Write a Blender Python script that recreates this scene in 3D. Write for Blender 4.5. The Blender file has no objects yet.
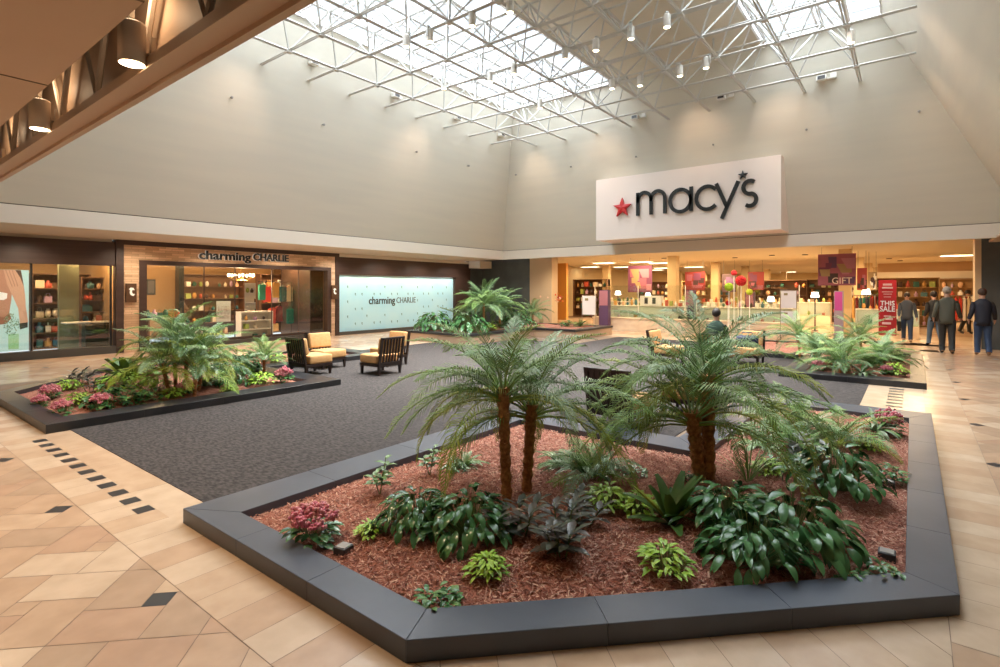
import bpy, bmesh, math, random
from mathutils import Vector, Matrix
PI = math.pi
C = bpy.context.scene.collection
R = random.Random(7)
FPX, HC, HY = 532.0, 1.72, 290.0            # focal length in px, eye height, horizon row
AZ = math.atan2(412, 532); CA, SA = math.cos(AZ), math.sin(AZ)
def G(px, py, z=0.0):                        # measured picture point -> place on the level z
    d = FPX * (HC - z) / (py - HY); l = (px - 500) / FPX * d
    return Vector((d * CA + l * SA, d * SA - l * CA, z))

# ------------------------------------------------------------------ materials
MATS = {}
def mat(name, col, rough=0.6, metal=0.0, emit=None, estr=0.0, noise=None, bump=None, spec=0.5, coat=0.0, trans=0.0):
    if name in MATS: return MATS[name]
    m = bpy.data.materials.new(name); m.use_nodes = True
    nt = m.node_tree; b = nt.nodes['Principled BSDF']
    b.inputs['Base Color'].default_value = (*col, 1); b.inputs['Roughness'].default_value = rough
    b.inputs['Metallic'].default_value = metal; b.inputs['Specular IOR Level'].default_value = spec
    b.inputs['Coat Weight'].default_value = coat
    if trans: b.inputs['Transmission Weight'].default_value = trans
    if emit: b.inputs['Emission Color'].default_value = (*emit, 1); b.inputs['Emission Strength'].default_value = estr
    tc = nt.nodes.new('ShaderNodeTexCoord')
    if noise:                                # (scale, other colour, amount[, stretch])
        n = nt.nodes.new('ShaderNodeTexNoise'); n.inputs['Scale'].default_value = noise[0]; n.inputs['Detail'].default_value = 5
        mp = nt.nodes.new('ShaderNodeMapping'); mp.inputs['Scale'].default_value = noise[3] if len(noise) > 3 else (1, 1, 1)
        nt.links.new(tc.outputs['Object'], mp.inputs[0]); nt.links.new(mp.outputs[0], n.inputs['Vector'])
        r = nt.nodes.new('ShaderNodeMapRange'); r.inputs[1].default_value = .35; r.inputs[2].default_value = .65
        r.inputs[4].default_value = noise[2]
        mx = nt.nodes.new('ShaderNodeMix'); mx.data_type = 'RGBA'
        mx.inputs[6].default_value = (*col, 1); mx.inputs[7].default_value = (*noise[1], 1)
        nt.links.new(n.outputs[0], r.inputs[0]); nt.links.new(r.outputs[0], mx.inputs[0]); nt.links.new(mx.outputs[2], b.inputs['Base Color'])
    if bump:                                 # (scale, strength, distance)
        n2 = nt.nodes.new('ShaderNodeTexNoise'); n2.inputs['Scale'].default_value = bump[0]; n2.inputs['Detail'].default_value = 4
        bp = nt.nodes.new('ShaderNodeBump'); bp.inputs['Strength'].default_value = bump[1]; bp.inputs['Distance'].default_value = bump[2]
        nt.links.new(tc.outputs['Object'], n2.inputs['Vector']); nt.links.new(n2.outputs[0], bp.inputs['Height']); nt.links.new(bp.outputs[0], b.inputs['Normal'])
    MATS[name] = m; return m
def glass(name, tint=(1, 1, 1), refl=0.12, rough=0.02):
    if name in MATS: return MATS[name]
    m = bpy.data.materials.new(name); m.use_nodes = True; nt = m.node_tree; nt.nodes.clear()
    o = nt.nodes.new('ShaderNodeOutputMaterial'); t = nt.nodes.new('ShaderNodeBsdfTransparent'); g = nt.nodes.new('ShaderNodeBsdfGlossy')
    t.inputs[0].default_value = (*tint, 1); g.inputs['Roughness'].default_value = rough
    mx = nt.nodes.new('ShaderNodeMixShader'); mx.inputs[0].default_value = refl
    nt.links.new(t.outputs[0], mx.inputs[1]); nt.links.new(g.outputs[0], mx.inputs[2]); nt.links.new(mx.outputs[0], o.inputs[0])
    MATS[name] = m; return m
def leafmat(name, col, col2, rough=0.4, sc=6):
    return mat(name, col, rough, noise=(sc, col2, 1.0), spec=0.5)

M_wall = mat('painted_wall', (.63, .60, .505), .75, noise=(1.4, (.60, .575, .49), 1.0, (.25, .25, 3.0)), bump=(30, .08, .01))
M_fascia = mat('painted_fascia', (.66, .59, .49), .7)
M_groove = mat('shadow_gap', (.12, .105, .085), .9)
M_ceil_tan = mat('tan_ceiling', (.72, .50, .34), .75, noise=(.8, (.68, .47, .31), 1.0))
M_beam = mat('tan_beam', (.66, .47, .33), .6)
M_truss = mat('white_truss_paint', (.56, .56, .53), .4)
M_roof = mat('roof_deck', (.62, .57, .47), .8)
M_mull = mat('white_mullion', (.85, .87, .9), .4)
M_blackstone = mat('dark_granite', (.022, .023, .026), .33, noise=(3, (.034, .034, .038), 1.0), spec=.45)
M_stonetop = mat('honed_slate', (.070, .084, .110), .33, noise=(2.5, (.090, .104, .132), 1.0), spec=.45, bump=(60, .04, .005))
M_darkpier = mat('dark_stone_cladding', (.075, .085, .088), .5, noise=(2, (.10, .112, .115), 1.0))
M_grout = mat('floor_grout', (.23, .16, .11), .8)
TILE = [mat('travertine_%s' % n, c, .23, noise=(5, c2, 1.0), spec=.45, bump=(9, .03, .004)) for n, c, c2 in (
    ('cream', (.60, .44, .30), (.53, .375, .25)), ('sand', (.56, .39, .26), (.49, .335, .22)),
    ('rose', (.52, .345, .23), (.46, .30, .20)), ('pale', (.65, .50, .36), (.57, .43, .30)), ('dusk', (.49, .345, .235), (.43, .30, .20)))]
M_inlay = mat('black_inlay', (.03, .03, .032), .35)
M_carpet = mat('grey_carpet', (.045, .042, .042), .95, noise=(38, (.098, .088, .085), 1.0, (1, .45, 1)), bump=(120, .6, .01), spec=.1)
M_mulch = mat('red_mulch', (.38, .145, .095), .9, noise=(60, (.56, .27, .19), 1.0), bump=(90, 1, .02), spec=.15)
CHIP = [mat('mulch_chip_%s' % n, c, .8, spec=.2) for n, c in (('rust', (.46, .18, .12)), ('pink', (.62, .33, .24)), ('dark', (.24, .085, .06)), ('straw', (.72, .46, .33)))]
M_wood = mat('espresso_wood', (.022, .012, .009), .35)
M_cushion = mat('tan_cushion', (.62, .36, .15), .75, noise=(20, (.56, .31, .12), 1.0))
M_brown = mat('brown_laminate', (.05, .026, .020), .45, noise=(3, (.065, .036, .027), 1.0, (.3, .3, 12)))
M_plinth = mat('plinth_stone', (.07, .066, .06), .4)
M_winglass = glass('window_glass', (.93, .95, .93), .07)
M_skyglass = glass('skylight_glass', (.96, .98, 1), .04)
M_signwhite = mat('sign_panel', (.80, .69, .61), .6)
M_black = mat('black_letter', (.012, .014, .013), .35)
M_red = mat('red_star', (.55, .02, .02), .4)
M_can = mat('tan_can', (.66, .56, .46), .45)
M_bulb = mat('warm_lamp_face', (1, .8, .55), .5, emit=(1, .78, .5), estr=9)
M_bulbw = mat('white_lamp_face', (1, .95, .85), .5, emit=(1, .9, .72), estr=4)
M_trunk = mat('palm_trunk', (.34, .14, .05), .85, noise=(30, (.58, .29, .11), 1.0), bump=(50, .8, .02))
M_stem = mat('green_stem', (.17, .24, .07), .5)
L_palm = leafmat('palm_leaflet', (.17, .33, .06), (.30, .44, .14), .5, 3)
L_palmy = leafmat('palm_leaflet_yellow', (.40, .44, .05), (.20, .34, .04), .5, 3)
L_palmg = leafmat('palm_leaflet_grey', (.33, .45, .25), (.17, .34, .11), .42, 3)
L_palmd = leafmat('palm_leaflet_deep', (.045, .13, .035), (.10, .18, .06), .5, 3)
L_lily = leafmat('glossy_dark_leaf', (.045, .14, .045), (.09, .24, .08), .25)
L_lime = leafmat('lime_leaf', (.40, .62, .06), (.25, .48, .05), .4)
L_mid = leafmat('mid_green_leaf', (.10, .22, .05), (.17, .30, .09), .4)
L_pale = leafmat('pale_variegated_leaf', (.38, .46, .33), (.13, .22, .10), .4, 14)
L_croton = leafmat('purple_black_leaf', (.09, .115, .085), (.15, .12, .11), .3)
L_croton2 = leafmat('croton_bronze_leaf', (.12, .10, .06), (.05, .07, .035), .25)
L_sago = leafmat('fern_green_leaf', (.045, .12, .02), (.09, .17, .03), .4)
L_fl = leafmat('pink_flower', (.68, .20, .25), (.50, .10, .16), .6, 20)
L_flp = leafmat('pale_pink_flower', (.75, .38, .38), (.60, .22, .25), .6, 20)
L_yel = leafmat('yellow_green_leaf', (.45, .48, .06), (.28, .36, .05), .45)

# ------------------------------------------------------------------ mesh helpers
class MB:
    def __init__(s): s.v = []; s.f = []; s.m = []
    def add(s, vs, fs, mi=0):
        o = len(s.v); s.v += [tuple(v) for v in vs]
        for f in fs: s.f.append(tuple(i + o for i in f)); s.m.append(mi)
    def box(s, a, b, mi=0):
        x0, y0, z0 = [min(a[i], b[i]) for i in range(3)]; x1, y1, z1 = [max(a[i], b[i]) for i in range(3)]
        s.add([(x0,y0,z0),(x1,y0,z0),(x1,y1,z0),(x0,y1,z0),(x0,y0,z1),(x1,y0,z1),(x1,y1,z1),(x0,y1,z1)],
              [(0,3,2,1),(4,5,6,7),(0,1,5,4),(1,2,6,5),(2,3,7,6),(3,0,4,7)], mi); return s
    def cbox(s, a, b, c=.01, mi=0):          # box with chamfered edges
        bm = bmesh.new(); bmesh.ops.create_cube(bm, size=1)
        for v in bm.verts: v.co = Vector([(a[i] + b[i]) / 2 + v.co[i] * abs(b[i] - a[i]) for i in range(3)])
        bmesh.ops.bevel(bm, geom=bm.edges[:], offset=c, segments=2, affect='EDGES', profile=.6)
        bm.verts.index_update(); s.add([v.co for v in bm.verts], [[v.index for v in f.verts] for f in bm.faces], mi); bm.free(); return s
    def prism(s, poly, z0, z1, mi=0, cap=True):
        n = len(poly); vs = [(p[0], p[1], z0) for p in poly] + [(p[0], p[1], z1) for p in poly]
        fs = [(i, (i + 1) % n, n + (i + 1) % n, n + i) for i in range(n)]
        if cap: fs += [tuple(range(n - 1, -1, -1)), tuple(range(n, 2 * n))]
        s.add(vs, fs, mi); return s
    def tube(s, pts, rad, n=8, mi=0, cap=True):
        pts = [Vector(p) for p in pts]; rads = rad if isinstance(rad, (list, tuple)) else [rad] * len(pts)
        rings = []; up = None
        for i, p in enumerate(pts):
            d = (pts[min(i + 1, len(pts) - 1)] - pts[max(i - 1, 0)]).normalized()
            if up is None: up = Vector((0, 0, 1)) if abs(d.z) < .9 else Vector((1, 0, 0))
            a = d.cross(up).normalized(); b = d.cross(a).normalized(); up = -b if False else up
            rings.append([p + (a * math.cos(2*PI*k/n) + b * math.sin(2*PI*k/n)) * rads[i] for k in range(n)])
        vs = [v for r in rings for v in r]; fs = []
        for i in range(len(pts) - 1):
            for k in range(n): fs.append((i*n + k, i*n + (k+1) % n, (i+1)*n + (k+1) % n, (i+1)*n + k))
        if cap: fs += [tuple(range(n)), tuple((len(pts)-1)*n + k for k in range(n - 1, -1, -1))]
        s.add(vs, fs, mi); return s
    def lathe(s, prof, c=(0, 0, 0), n=16, mi=0):
        vs = []; fs = []
        for r, z in prof: vs += [(c[0] + r*math.cos(2*PI*k/n), c[1] + r*math.sin(2*PI*k/n), c[2] + z) for k in range(n)]
        for i in range(len(prof) - 1):
            for k in range(n): fs.append((i*n + k, i*n + (k+1) % n, (i+1)*n + (k+1) % n, (i+1)*n + k))
        fs += [tuple(range(n - 1, -1, -1)), tuple((len(prof)-1)*n + k for k in range(n))]
        s.add(vs, fs, mi); return s
    def ball(s, c, r, n=8, mi=0, sq=(1, 1, 1)):
        prof = [(max(.001, math.sin(PI * i / n)), -math.cos(PI * i / n)) for i in range(n + 1)]
        o = len(s.v); s.lathe(prof, (0, 0, 0), n + 2, mi)
        for i in range(o, len(s.v)): v = s.v[i]; s.v[i] = (c[0] + v[0]*r*sq[0], c[1] + v[1]*r*sq[1], c[2] + v[2]*r*sq[2])
        return s
    def xf(s, M):
        s.v = [tuple(M @ Vector(v)) for v in s.v]; return s
    def mesh(s, name, mats, smooth=False):
        me = bpy.data.meshes.new(name); me.from_pydata(s.v, [], s.f)
        for m in (mats if isinstance(mats, (list, tuple)) else [mats]): me.materials.append(m)
        if any(s.m): me.polygons.foreach_set('material_index', s.m)
        if smooth: me.polygons.foreach_set('use_smooth', [True] * len(s.f))
        me.update(); return me
    def build(s, name, mats, parent=None, smooth=False, loc=None):
        o = bpy.data.objects.new(name, s.mesh(name, mats, smooth)); C.objects.link(o)
        if parent: o.parent = parent
        if loc is not None: o.location = loc
        return o
def B(a, b): return MB().box(a, b)
def tag(o, label=None, cat=None, group=None, kind=None):
    if label: o['label'] = label
    if cat: o['category'] = cat
    if group: o['group'] = group
    if kind: o['kind'] = kind
    return o
def thing(name, label, cat, loc=(0, 0, 0), rz=0, group=None):
    o = bpy.data.objects.new(name, None); C.objects.link(o); o.location = loc; o.rotation_euler = (0, 0, rz)
    return tag(o, label, cat, group)
def struct(name, mb, m, smooth=False): return tag(mb.build(name, m, None, smooth), kind='structure')
def kids(o): return [c for c in bpy.data.objects if c.parent == o]
def dup(root, loc, rz=None, label=None, group=None):
    m = {}
    def cp(o, par):
        c = o.copy(); C.objects.link(c); c.parent = par
        for ch in KID.get(o.name, ()): cp(ch, c)
        return c
    KID = {}
    for o in bpy.data.objects:
        if o.parent: KID.setdefault(o.parent.name, []).append(o)
    r = cp(root, None); r.location = loc
    if rz is not None: r.rotation_euler = (0, 0, rz)
    if label: r['label'] = label
    if group: r['group'] = group
    return r
def text(name, body, m, parent, origin, udir, vdir, width, height=None, extrude=.02, bold=0.0, center=False):
    cu = bpy.data.curves.new(name, 'FONT'); cu.body = body; cu.extrude = .02; cu.offset = bold; cu.resolution_u = 3
    tmp = bpy.data.objects.new(name, cu); C.objects.link(tmp); bpy.context.view_layer.update()
    me = bpy.data.meshes.new_from_object(tmp.evaluated_get(bpy.context.evaluated_depsgraph_get()))
    bpy.data.objects.remove(tmp); xs = [v.co.x for v in me.vertices]; ys = [v.co.y for v in me.vertices]
    sx = width / (max(xs) - min(xs)); sy = (height / (max(ys) - min(ys))) if height else sx
    u, v = Vector(udir), Vector(vdir); n = u.cross(v); x0, y0 = min(xs), min(ys)
    for p in me.vertices:
        c = p.co.copy(); p.co = u * (c.x - x0) * sx + v * (c.y - y0) * sy + n * (c.z / .02 * extrude / 2)
    me.materials.clear(); me.materials.append(m)
    o = bpy.data.objects.new(name, me); C.objects.link(o); o.location = origin
    if parent: o.parent = parent
    return o
def area(name, loc, size, power, col, rot=(0, 0, 0), sizey=None, spread=PI):
    l = bpy.data.lights.new(name, 'AREA'); l.energy = power; l.color = col; l.size = size; l.spread = spread
    if sizey: l.shape = 'RECTANGLE'; l.size_y = sizey
    o = bpy.data.objects.new(name, l); C.objects.link(o); o.location = loc; o.rotation_euler = rot; return o
def spot(name, loc, power, col, target, ang=1.2, blend=.6, r=.05):
    l = bpy.data.lights.new(name, 'SPOT'); l.energy = power; l.color = col; l.spot_size = ang; l.spot_blend = blend; l.shadow_soft_size = r
    o = bpy.data.objects.new(name, l); C.objects.link(o); o.location = loc
    o.rotation_euler = (Vector(target) - Vector(loc)).to_track_quat('-Z', 'Y').to_euler(); return o
def point(name, loc, power, col, r=.1):
    l = bpy.data.lights.new(name, 'POINT'); l.energy = power; l.color = col; l.shadow_soft_size = r
    o = bpy.data.objects.new(name, l); C.objects.link(o); o.location = loc; return o

# ------------------------------------------------------------------ floor: diagonal pinwheel tiles, border strips, inlays, carpet
def clip(poly, a, b, c):                      # keep a*x+b*y<=c
    out = []
    for i in range(len(poly)):
        p, q = poly[i], poly[(i + 1) % len(poly)]
        dp, dq = a*p[0] + b*p[1] - c, a*q[0] + b*q[1] - c
        if dp <= 0: out.append(p)
        if dp * dq < 0: t = dp / (dp - dq); out.append((p[0] + t*(q[0]-p[0]), p[1] + t*(q[1]-p[1])))
    return out
fl = MB()
X0, X1, Y0, Y1 = -4.0, 56.0, -5.0, 18.0
fl.add([(X0, Y0, -.003), (X1, Y0, -.003), (X1, Y1, -.003), (X0, Y1, -.003)], [(0, 1, 2, 3)], 6)
fl.add([(X0, Y0, -.15), (X0, Y1, -.15), (X1, Y1, -.15), (X1, Y0, -.15)], [(0, 1, 2, 3)], 6)
RF = random.Random(3)
def tile(poly, mi, z=0.0, g=.0022):
    if len(poly) < 3: return
    cx = sum(p[0] for p in poly) / len(poly); cy = sum(p[1] for p in poly) / len(poly)
    q = []
    for p in poly:
        d = math.hypot(p[0]-cx, p[1]-cy)
        if d < .01: return
        k = 1 - g * 1.4 / d; q.append((cx + (p[0]-cx)*k, cy + (p[1]-cy)*k, z))
    fl.add(q, [tuple(range(len(q)))], mi)
BX0, BX1, BY0, BY1 = 1.285, 19.40, -.585, 13.6   # inner rectangle bordered by straight strips
CH = 3.51 - .385 * 1.414                       # chamfered corner of the border: x+y >= CH
def zones(poly):
    # parts of a tile outside the bordered octagon
    out = []
    out.append(clip(poly, 1, 0, BX0)); rest = clip(poly, -1, 0, -BX0)
    if rest: out.append(clip(rest, 1, 1, CH)); rest = clip(rest, -1, -1, -CH)
    if rest: out.append(clip(rest, 0, 1, BY0)); rest = clip(rest, 0, -1, -BY0)
    if rest: out.append(clip(rest, -1, 1, 0) if False else clip(rest, 0, -1, -BY1))
    if rest: out.append(clip(clip(rest, 0, 1, BY1), -1, 0, -BX1))
    return [o for o in out if len(o) > 2]
S2 = math.sqrt(.5); Mo, cc = .70, .13; hh = (Mo - cc) / 2; ww = (Mo + cc) / 2
s0, t0 = 3.175, 1.506
for i in range(-12, 32):
    for j in range(-24, 20):
        s = s0 + i * Mo; t = t0 + j * Mo
        cx, cy = (s - t) * S2, (s + t) * S2
        if not (-3.5 < cx < 21.5 and -4.5 < cy < 17.8): continue
        a, b = -Mo / 2, Mo / 2
        rects = [((a, a), (a + ww, a + hh)), ((a + ww, a), (b, a + ww)), ((b - ww, b - hh), (b, b)), ((a, b - ww), (a + hh, b)), ((-cc/2, -cc/2), (cc/2, cc/2))]
        for k, (p, q) in enumerate(rects):
            poly = [((s + u - t - v) * S2, (s + u + t + v) * S2) for u, v in ((p[0], p[1]), (q[0], p[1]), (q[0], q[1]), (p[0], q[1]))]
            if k == 4: mi = 5 if (i % 2 == 0 and j % 2 == 0) else RF.choice((0, 1, 1, 2))
            else: mi = RF.choice((0, 1, 1, 2, 2, 4, 1, 3))
            for z in zones(poly): tile(z, mi)
y = BY0                                        # border rows beside the planters, perpendicular to the edge
while y < BY1:
    for x0, x1 in ((BX0, 1.70),):
        q = clip([(x0, y), (x1, y), (x1, y + .265), (x0, y + .265)], -1, -1, -CH)
        tile(q, RF.choice((0, 1, 3, 3, 0)))
    tile([(19.0, y), (BX1, y), (BX1, y + .265), (19.0, y + .265)], RF.choice((0, 1, 3)))
    y += .265
x = 1.55
while x < BX1:
    q = clip([(x, BY0), (x + .265, BY0), (x + .265, -.15), (x, -.15)], -1, -1, -CH)
    tile(q, RF.choice((0, 1, 3, 3, 0)))
    tile([(x, 13.1), (x + .265, 13.1), (x + .265, BY1), (x, BY1)], RF.choice((0, 1, 3)))
    x += .265
k = -2.95                                       # chamfer rows, perpendicular to the chamfer
while k < .4:
    e = 3.51 * S2; i0 = CH * S2
    q = [((s - t) * S2, (s + t) * S2) for s, t in ((i0, k), (e + .03, k), (e + .03, k + .265), (i0, k + .265))]
    q = clip(clip(q, -1, 0, -1.70), 0, -1, .15)
    if len(q) > 2: tile(q, RF.choice((0, 1, 3, 3, 0)))
    k += .265
def pave(x0, x1, y0, y1, ax, inlay):          # threshold between two planters: big pale slabs and a row of black inlays
    n = 12
    if ax == 'y':
        L = (y1 - y0); st = .97 * L / 4 / .97
        for q in range(4): tile([(inlay + .12, y0 + q*st), (x1, y0 + q*st), (x1, y0 + (q+1)*st), (inlay + .12, y0 + (q+1)*st)], RF.choice((0, 3)))
        yy = y0
        while yy < y1 - .1:
            tile([(x0, yy), (inlay, yy), (inlay, yy + .42), (x0, yy + .42)], RF.choice((0, 1, 3))); yy += .42
        p = (y1 - y0 - .75) / 11.5
        tile([(inlay, y0), (inlay + .12, y0), (inlay + .12, y1), (inlay, y1)], 0)
        for q in range(12): yy = y0 + .50 + q * .282; fl.add([(inlay, yy, .0012), (inlay + .12, yy, .0012), (inlay + .12, yy + .14, .0012), (inlay, yy + .14, .0012)], [(0, 1, 2, 3)], 5)
    else:
        L = (x1 - x0); st = L / 3
        for q in range(3): tile([(x0 + q*st, inlay + .12), (x0 + (q+1)*st, inlay + .12), (x0 + (q+1)*st, y1), (x0 + q*st, y1)], RF.choice((0, 3)))
        for q in range(8): tile([(x0 + q*L/8, y0), (x0 + (q+1)*L/8, y0), (x0 + (q+1)*L/8, inlay), (x0 + q*L/8, inlay)], RF.choice((0, 1, 3)))
        tile([(x0, inlay), (x1, inlay), (x1, inlay + .12), (x0, inlay + .12)], 0)
        for q in range(9): xx = x0 + .22 + q * .29; fl.add([(xx, inlay, .0012), (xx + .14, inlay, .0012), (xx + .14, inlay + .12, .0012), (xx, inlay + .12, .0012)], [(0, 1, 2, 3)], 5)
pave(1.67, 1.93, 4.26, 8.17, 'y', 1.53) if False else None
# the strips beside the lobby openings
for q in range(4):
    L = 3.91 / 4; tile([(1.65, 4.26 + q*L), (1.935, 4.26 + q*L), (1.935, 4.26 + (q+1)*L), (1.65, 4.26 + (q+1)*L)], RF.choice((0, 3)), .0006)
for q in range(12):
    yy = 4.69 + q * .282; fl.add([(1.525, yy, .0012), (1.645, yy, .0012), (1.645, yy + .14, .0012), (1.525, yy + .14, .0012)], [(0, 1, 2, 3)], 5)
fl.add([(9.0, -.15, .0004), (11.8, -.15, .0004), (11.8, .62, .0004), (9.0, .62, .0004)], [(0, 1, 2, 3)], 3)
for q in range(9):
    xx = 9.12 + q * .29; fl.add([(xx, .11, .0012), (xx + .14, .11, .0012), (xx + .14, .31, .0012), (xx, .31, .0012)], [(0, 1, 2, 3)], 5)
fl.add([(8.9, 12.4, .0004), (12.5, 12.4, .0004), (12.5, 13.15, .0004), (8.9, 13.15, .0004)], [(0, 1, 2, 3)], 3)
fl.add([(18.1, 3.8, .0004), (19.05, 3.8, .0004), (19.05, 9.3, .0004), (18.1, 9.3, .0004)], [(0, 1, 2, 3)], 3)
for q in range(90):                            # store floor tiles beyond the entrance
    for r in range(22):
        if q < 12 or r < 7:
            xx, yy = 20.9 + q * .6, -3 + r * .95
            tile([(xx, yy), (xx + .6, yy), (xx + .6, yy + .95), (xx, yy + .95)], RF.choice((0, 3, 1, 3)))
floor = tag(fl.build('floor', TILE + [M_inlay, M_grout]), kind='structure')
cp = MB(); cp.prism([(1.935, 4.2), (1.935, 8.3), (5.0, 8.3), (5.0, 12.42), (15, 12.42), (15, 8.5), (18.1, 8.5), (18.1, 2), (14, 2), (14, .62), (8.6, .62), (8.6, 2.2), (4, 2.2)], 0.0005, .006)
cp = cp.build('carpet', M_carpet); tag(cp, 'dark grey flecked carpet filling the middle of the court', 'carpet', kind='thing')

# ------------------------------------------------------------------ walls, fascia, ceilings, roof
def quadwall(name, pts, m=M_wall):
    mb = MB(); mb.add(pts, [tuple(range(len(pts)))]); return struct(name, mb, m)
zB, zS, zT, zR = 3.10, 3.48, 7.50, 8.85
ax0, ax1, ay0, ay1 = 1.45, 19.1, -2.26, 14.6; tx0, tx1, ty0, ty1 = 3.60, 16.96, .65, 12.46
def upper(name, a0, a1, t0, t1, th=.2):               # battered wall + upright band above, one thick mesh
    nx, ny = (a1[1] - a0[1]), -(a1[0] - a0[0]); L = math.hypot(nx, ny); nx, ny = nx / L * th, ny / L * th
    mb = MB(); prof = [(a0, a1, zS + .02), (t0, t1, zR), (t0, t1, zR + .12)]
    vs = []
    for p, q, z in prof: vs += [(p[0], p[1], z), (q[0], q[1], z)]
    for p, q, z in prof: vs += [(p[0] + nx, p[1] + ny, z), (q[0] + nx, q[1] + ny, z)]
    mb.add(vs, [(0, 1, 3, 2), (2, 3, 5, 4), (7, 6, 8, 9), (9, 8, 10, 11), (6, 7, 1, 0), (4, 5, 11, 10), (0, 2, 8, 6), (2, 4, 10, 8), (3, 1, 7, 9), (5, 3, 9, 11)])
    return struct(name, mb, M_wall)
upper('wall_left', (ax1, ay1), (ax0, ay1), (tx1, ty1), (tx0, ty1))
upper('wall_back', (ax1, ay0), (ax1, ay1), (tx1, ty0), (tx1, ty1))
upper('wall_right', (ax0, ay0), (ax1, ay0), (tx0, ty0), (tx1, ty0))
upper('wall_front', (ax0, ay1), (ax0, ay0), (tx0, ty1), (tx0, ty0), .01)
struct('trim_1', MB().box((ax0 - .02, ay1, zB), (ax1 + .16, ay1 + .16, zS)), M_fascia)
struct('trim_2', MB().box((ax1, ay0 - .16, zB), (ax1 + .16, ay1, zS)), M_fascia)
struct('trim_3', MB().box((ax0, ay0 - .16, zB), (ax1, ay0, zS)), M_fascia)
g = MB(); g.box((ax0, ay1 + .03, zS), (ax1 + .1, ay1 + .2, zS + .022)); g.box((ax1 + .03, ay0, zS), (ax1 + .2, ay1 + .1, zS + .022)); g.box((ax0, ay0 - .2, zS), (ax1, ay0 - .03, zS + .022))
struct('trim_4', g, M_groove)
# low ceilings round the court
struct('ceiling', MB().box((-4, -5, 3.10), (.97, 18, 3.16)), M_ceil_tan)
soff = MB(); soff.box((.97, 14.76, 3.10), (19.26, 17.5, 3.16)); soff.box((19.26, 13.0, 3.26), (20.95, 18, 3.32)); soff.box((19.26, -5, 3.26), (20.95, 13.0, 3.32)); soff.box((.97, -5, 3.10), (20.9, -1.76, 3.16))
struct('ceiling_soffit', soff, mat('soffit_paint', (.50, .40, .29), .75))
j = MB()
for yy in (1.2, 2.9, 4.6, 6.3, 8.0, 9.7): j.box((-4, yy, 3.096), (.97, yy + .012, 3.101))
struct('trim_5', j, mat('ceiling_joint', (.2, .13, .09), .9))
# beam along the near edge with the plenum slot above it
bm_ = MB(); bm_.box((1.27, -1.6, 3.10), (1.44, 14.6, 3.14)); bm_.box((1.385, -1.6, 3.14), (1.43, 14.6, 4.25)); bm_.box((1.27, -1.6, 3.14), (1.29, 14.6, 3.17))
bm_.box((1.395, -1.6, 3.07), (1.44, 14.6, 3.10))
struct('beam', bm_, M_beam)
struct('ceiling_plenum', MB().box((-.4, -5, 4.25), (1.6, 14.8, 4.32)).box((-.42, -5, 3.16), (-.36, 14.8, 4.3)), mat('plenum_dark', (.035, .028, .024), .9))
hb = MB()
for i in range(8): y0 = .2 + i * 1.85; hb.box((.86, y0, 3.165), (.90, y0 + 1.05, 3.42))
struct('trim_6', hb, mat('ceiling_hanger', (.26, .21, .15), .7))
tr = thing('joist_truss', 'tan open-web joist above the downlights beside the low tan ceiling', 'truss', (1.33, 0, 3.17))
MB().box((-.02, -1.5, .85), (.03, 14.5, .9)).build('top_chord', M_beam, tr); MB().box((-.03, -1.5, 0), (.03, 14.5, .03)).build('bottom_chord', M_beam, tr)
for i in range(16):
    y0 = -.65 + i * .93
    MB().tube([(0, y0, .02), (-.02, y0 + .44, .87)], .016, 6).build('web_bar', M_can, tr)
    MB().tube([(0, y0 + .93, .02), (-.02, y0 + .48, .87)], .022, 6).build('web_bar', M_can, tr)
# outer enclosure
struct('wall_west', MB().box((-4.15, -5, 0), (-4, 18, 3.2)), M_fascia)
struct('wall_south', MB().box((-4, -5.15, 0), (21, -5, 3.3)), M_fascia)
# roof deck and glazing
rf = MB()
for y0, y1 in ((3.4, 8.04),): rf.box((tx0 - .1, y0, zR), (tx1 + .1, y1, zR + .12))

struct('roof', rf, M_roof)
for n, (y0, y1) in enumerate(((.6, 3.4), (8.04, 12.45))):
    gl = MB(); gl.box((3.6, y0, zR + .03), (16.96, y1, zR + .045)); w = struct('window_%d' % (n + 1), gl, M_skyglass)
    mu = MB(); xx = 3.6
    while xx < 16.9: mu.box((xx - .025, y0, zR - .05), (xx + .025, y1, zR + .03)); xx += .665
    for yy in ((.6, 1.3, 2.0, 2.7, 3.4) if n == 0 else (8.04, 8.92, 9.8, 10.7, 11.57, 12.45)): mu.box((3.6, yy - .03, zR - .09), (16.95, yy + .03, zR + .03))
    mu.build('window_frame', M_mull, w)

# ------------------------------------------------------------------ space frame
sf = thing('space_frame', 'white steel space frame of tubes hanging under the skylight', 'space frame', (0, 0, 0))
bz, tz = 7.43, 8.42
bxs = [16.26 - 1.33 * i for i in range(10)]; bys = [1.12 + 1.33 * j for j in range(9)]
txs = [15.6 - 1.33 * i for i in range(9)]; tys = [1.785 + 1.33 * j for j in range(8)]
def chord(name, a, b, w=.035, h=.05):
    mb = MB(); d = (Vector(b) - Vector(a)); n = Vector((-d.y, d.x, 0)).normalized()
    for s in (-1, 1):
        o = n * s * w * .75
        mb.tube([Vector(a) + o, Vector(b) + o], w * .62, 4)
    return mb.build(name, M_truss, sf)
for x in bxs: chord('bottom_chord', (x, -.08, bz), (x, 13.02, bz))
for y in bys: chord('bottom_chord', (3.05, y, bz), (17.53, y, bz))
for x in txs: chord('top_chord', (x, tys[0], tz), (x, tys[-1], tz), .028)
for y in tys: chord('top_chord', (txs[-1], y, tz), (txs[0], y, tz), .028)
diag = []; nodes = []
for x in bxs:
    for y in bys: nodes.append(Vector((x, y, bz)))
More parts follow.
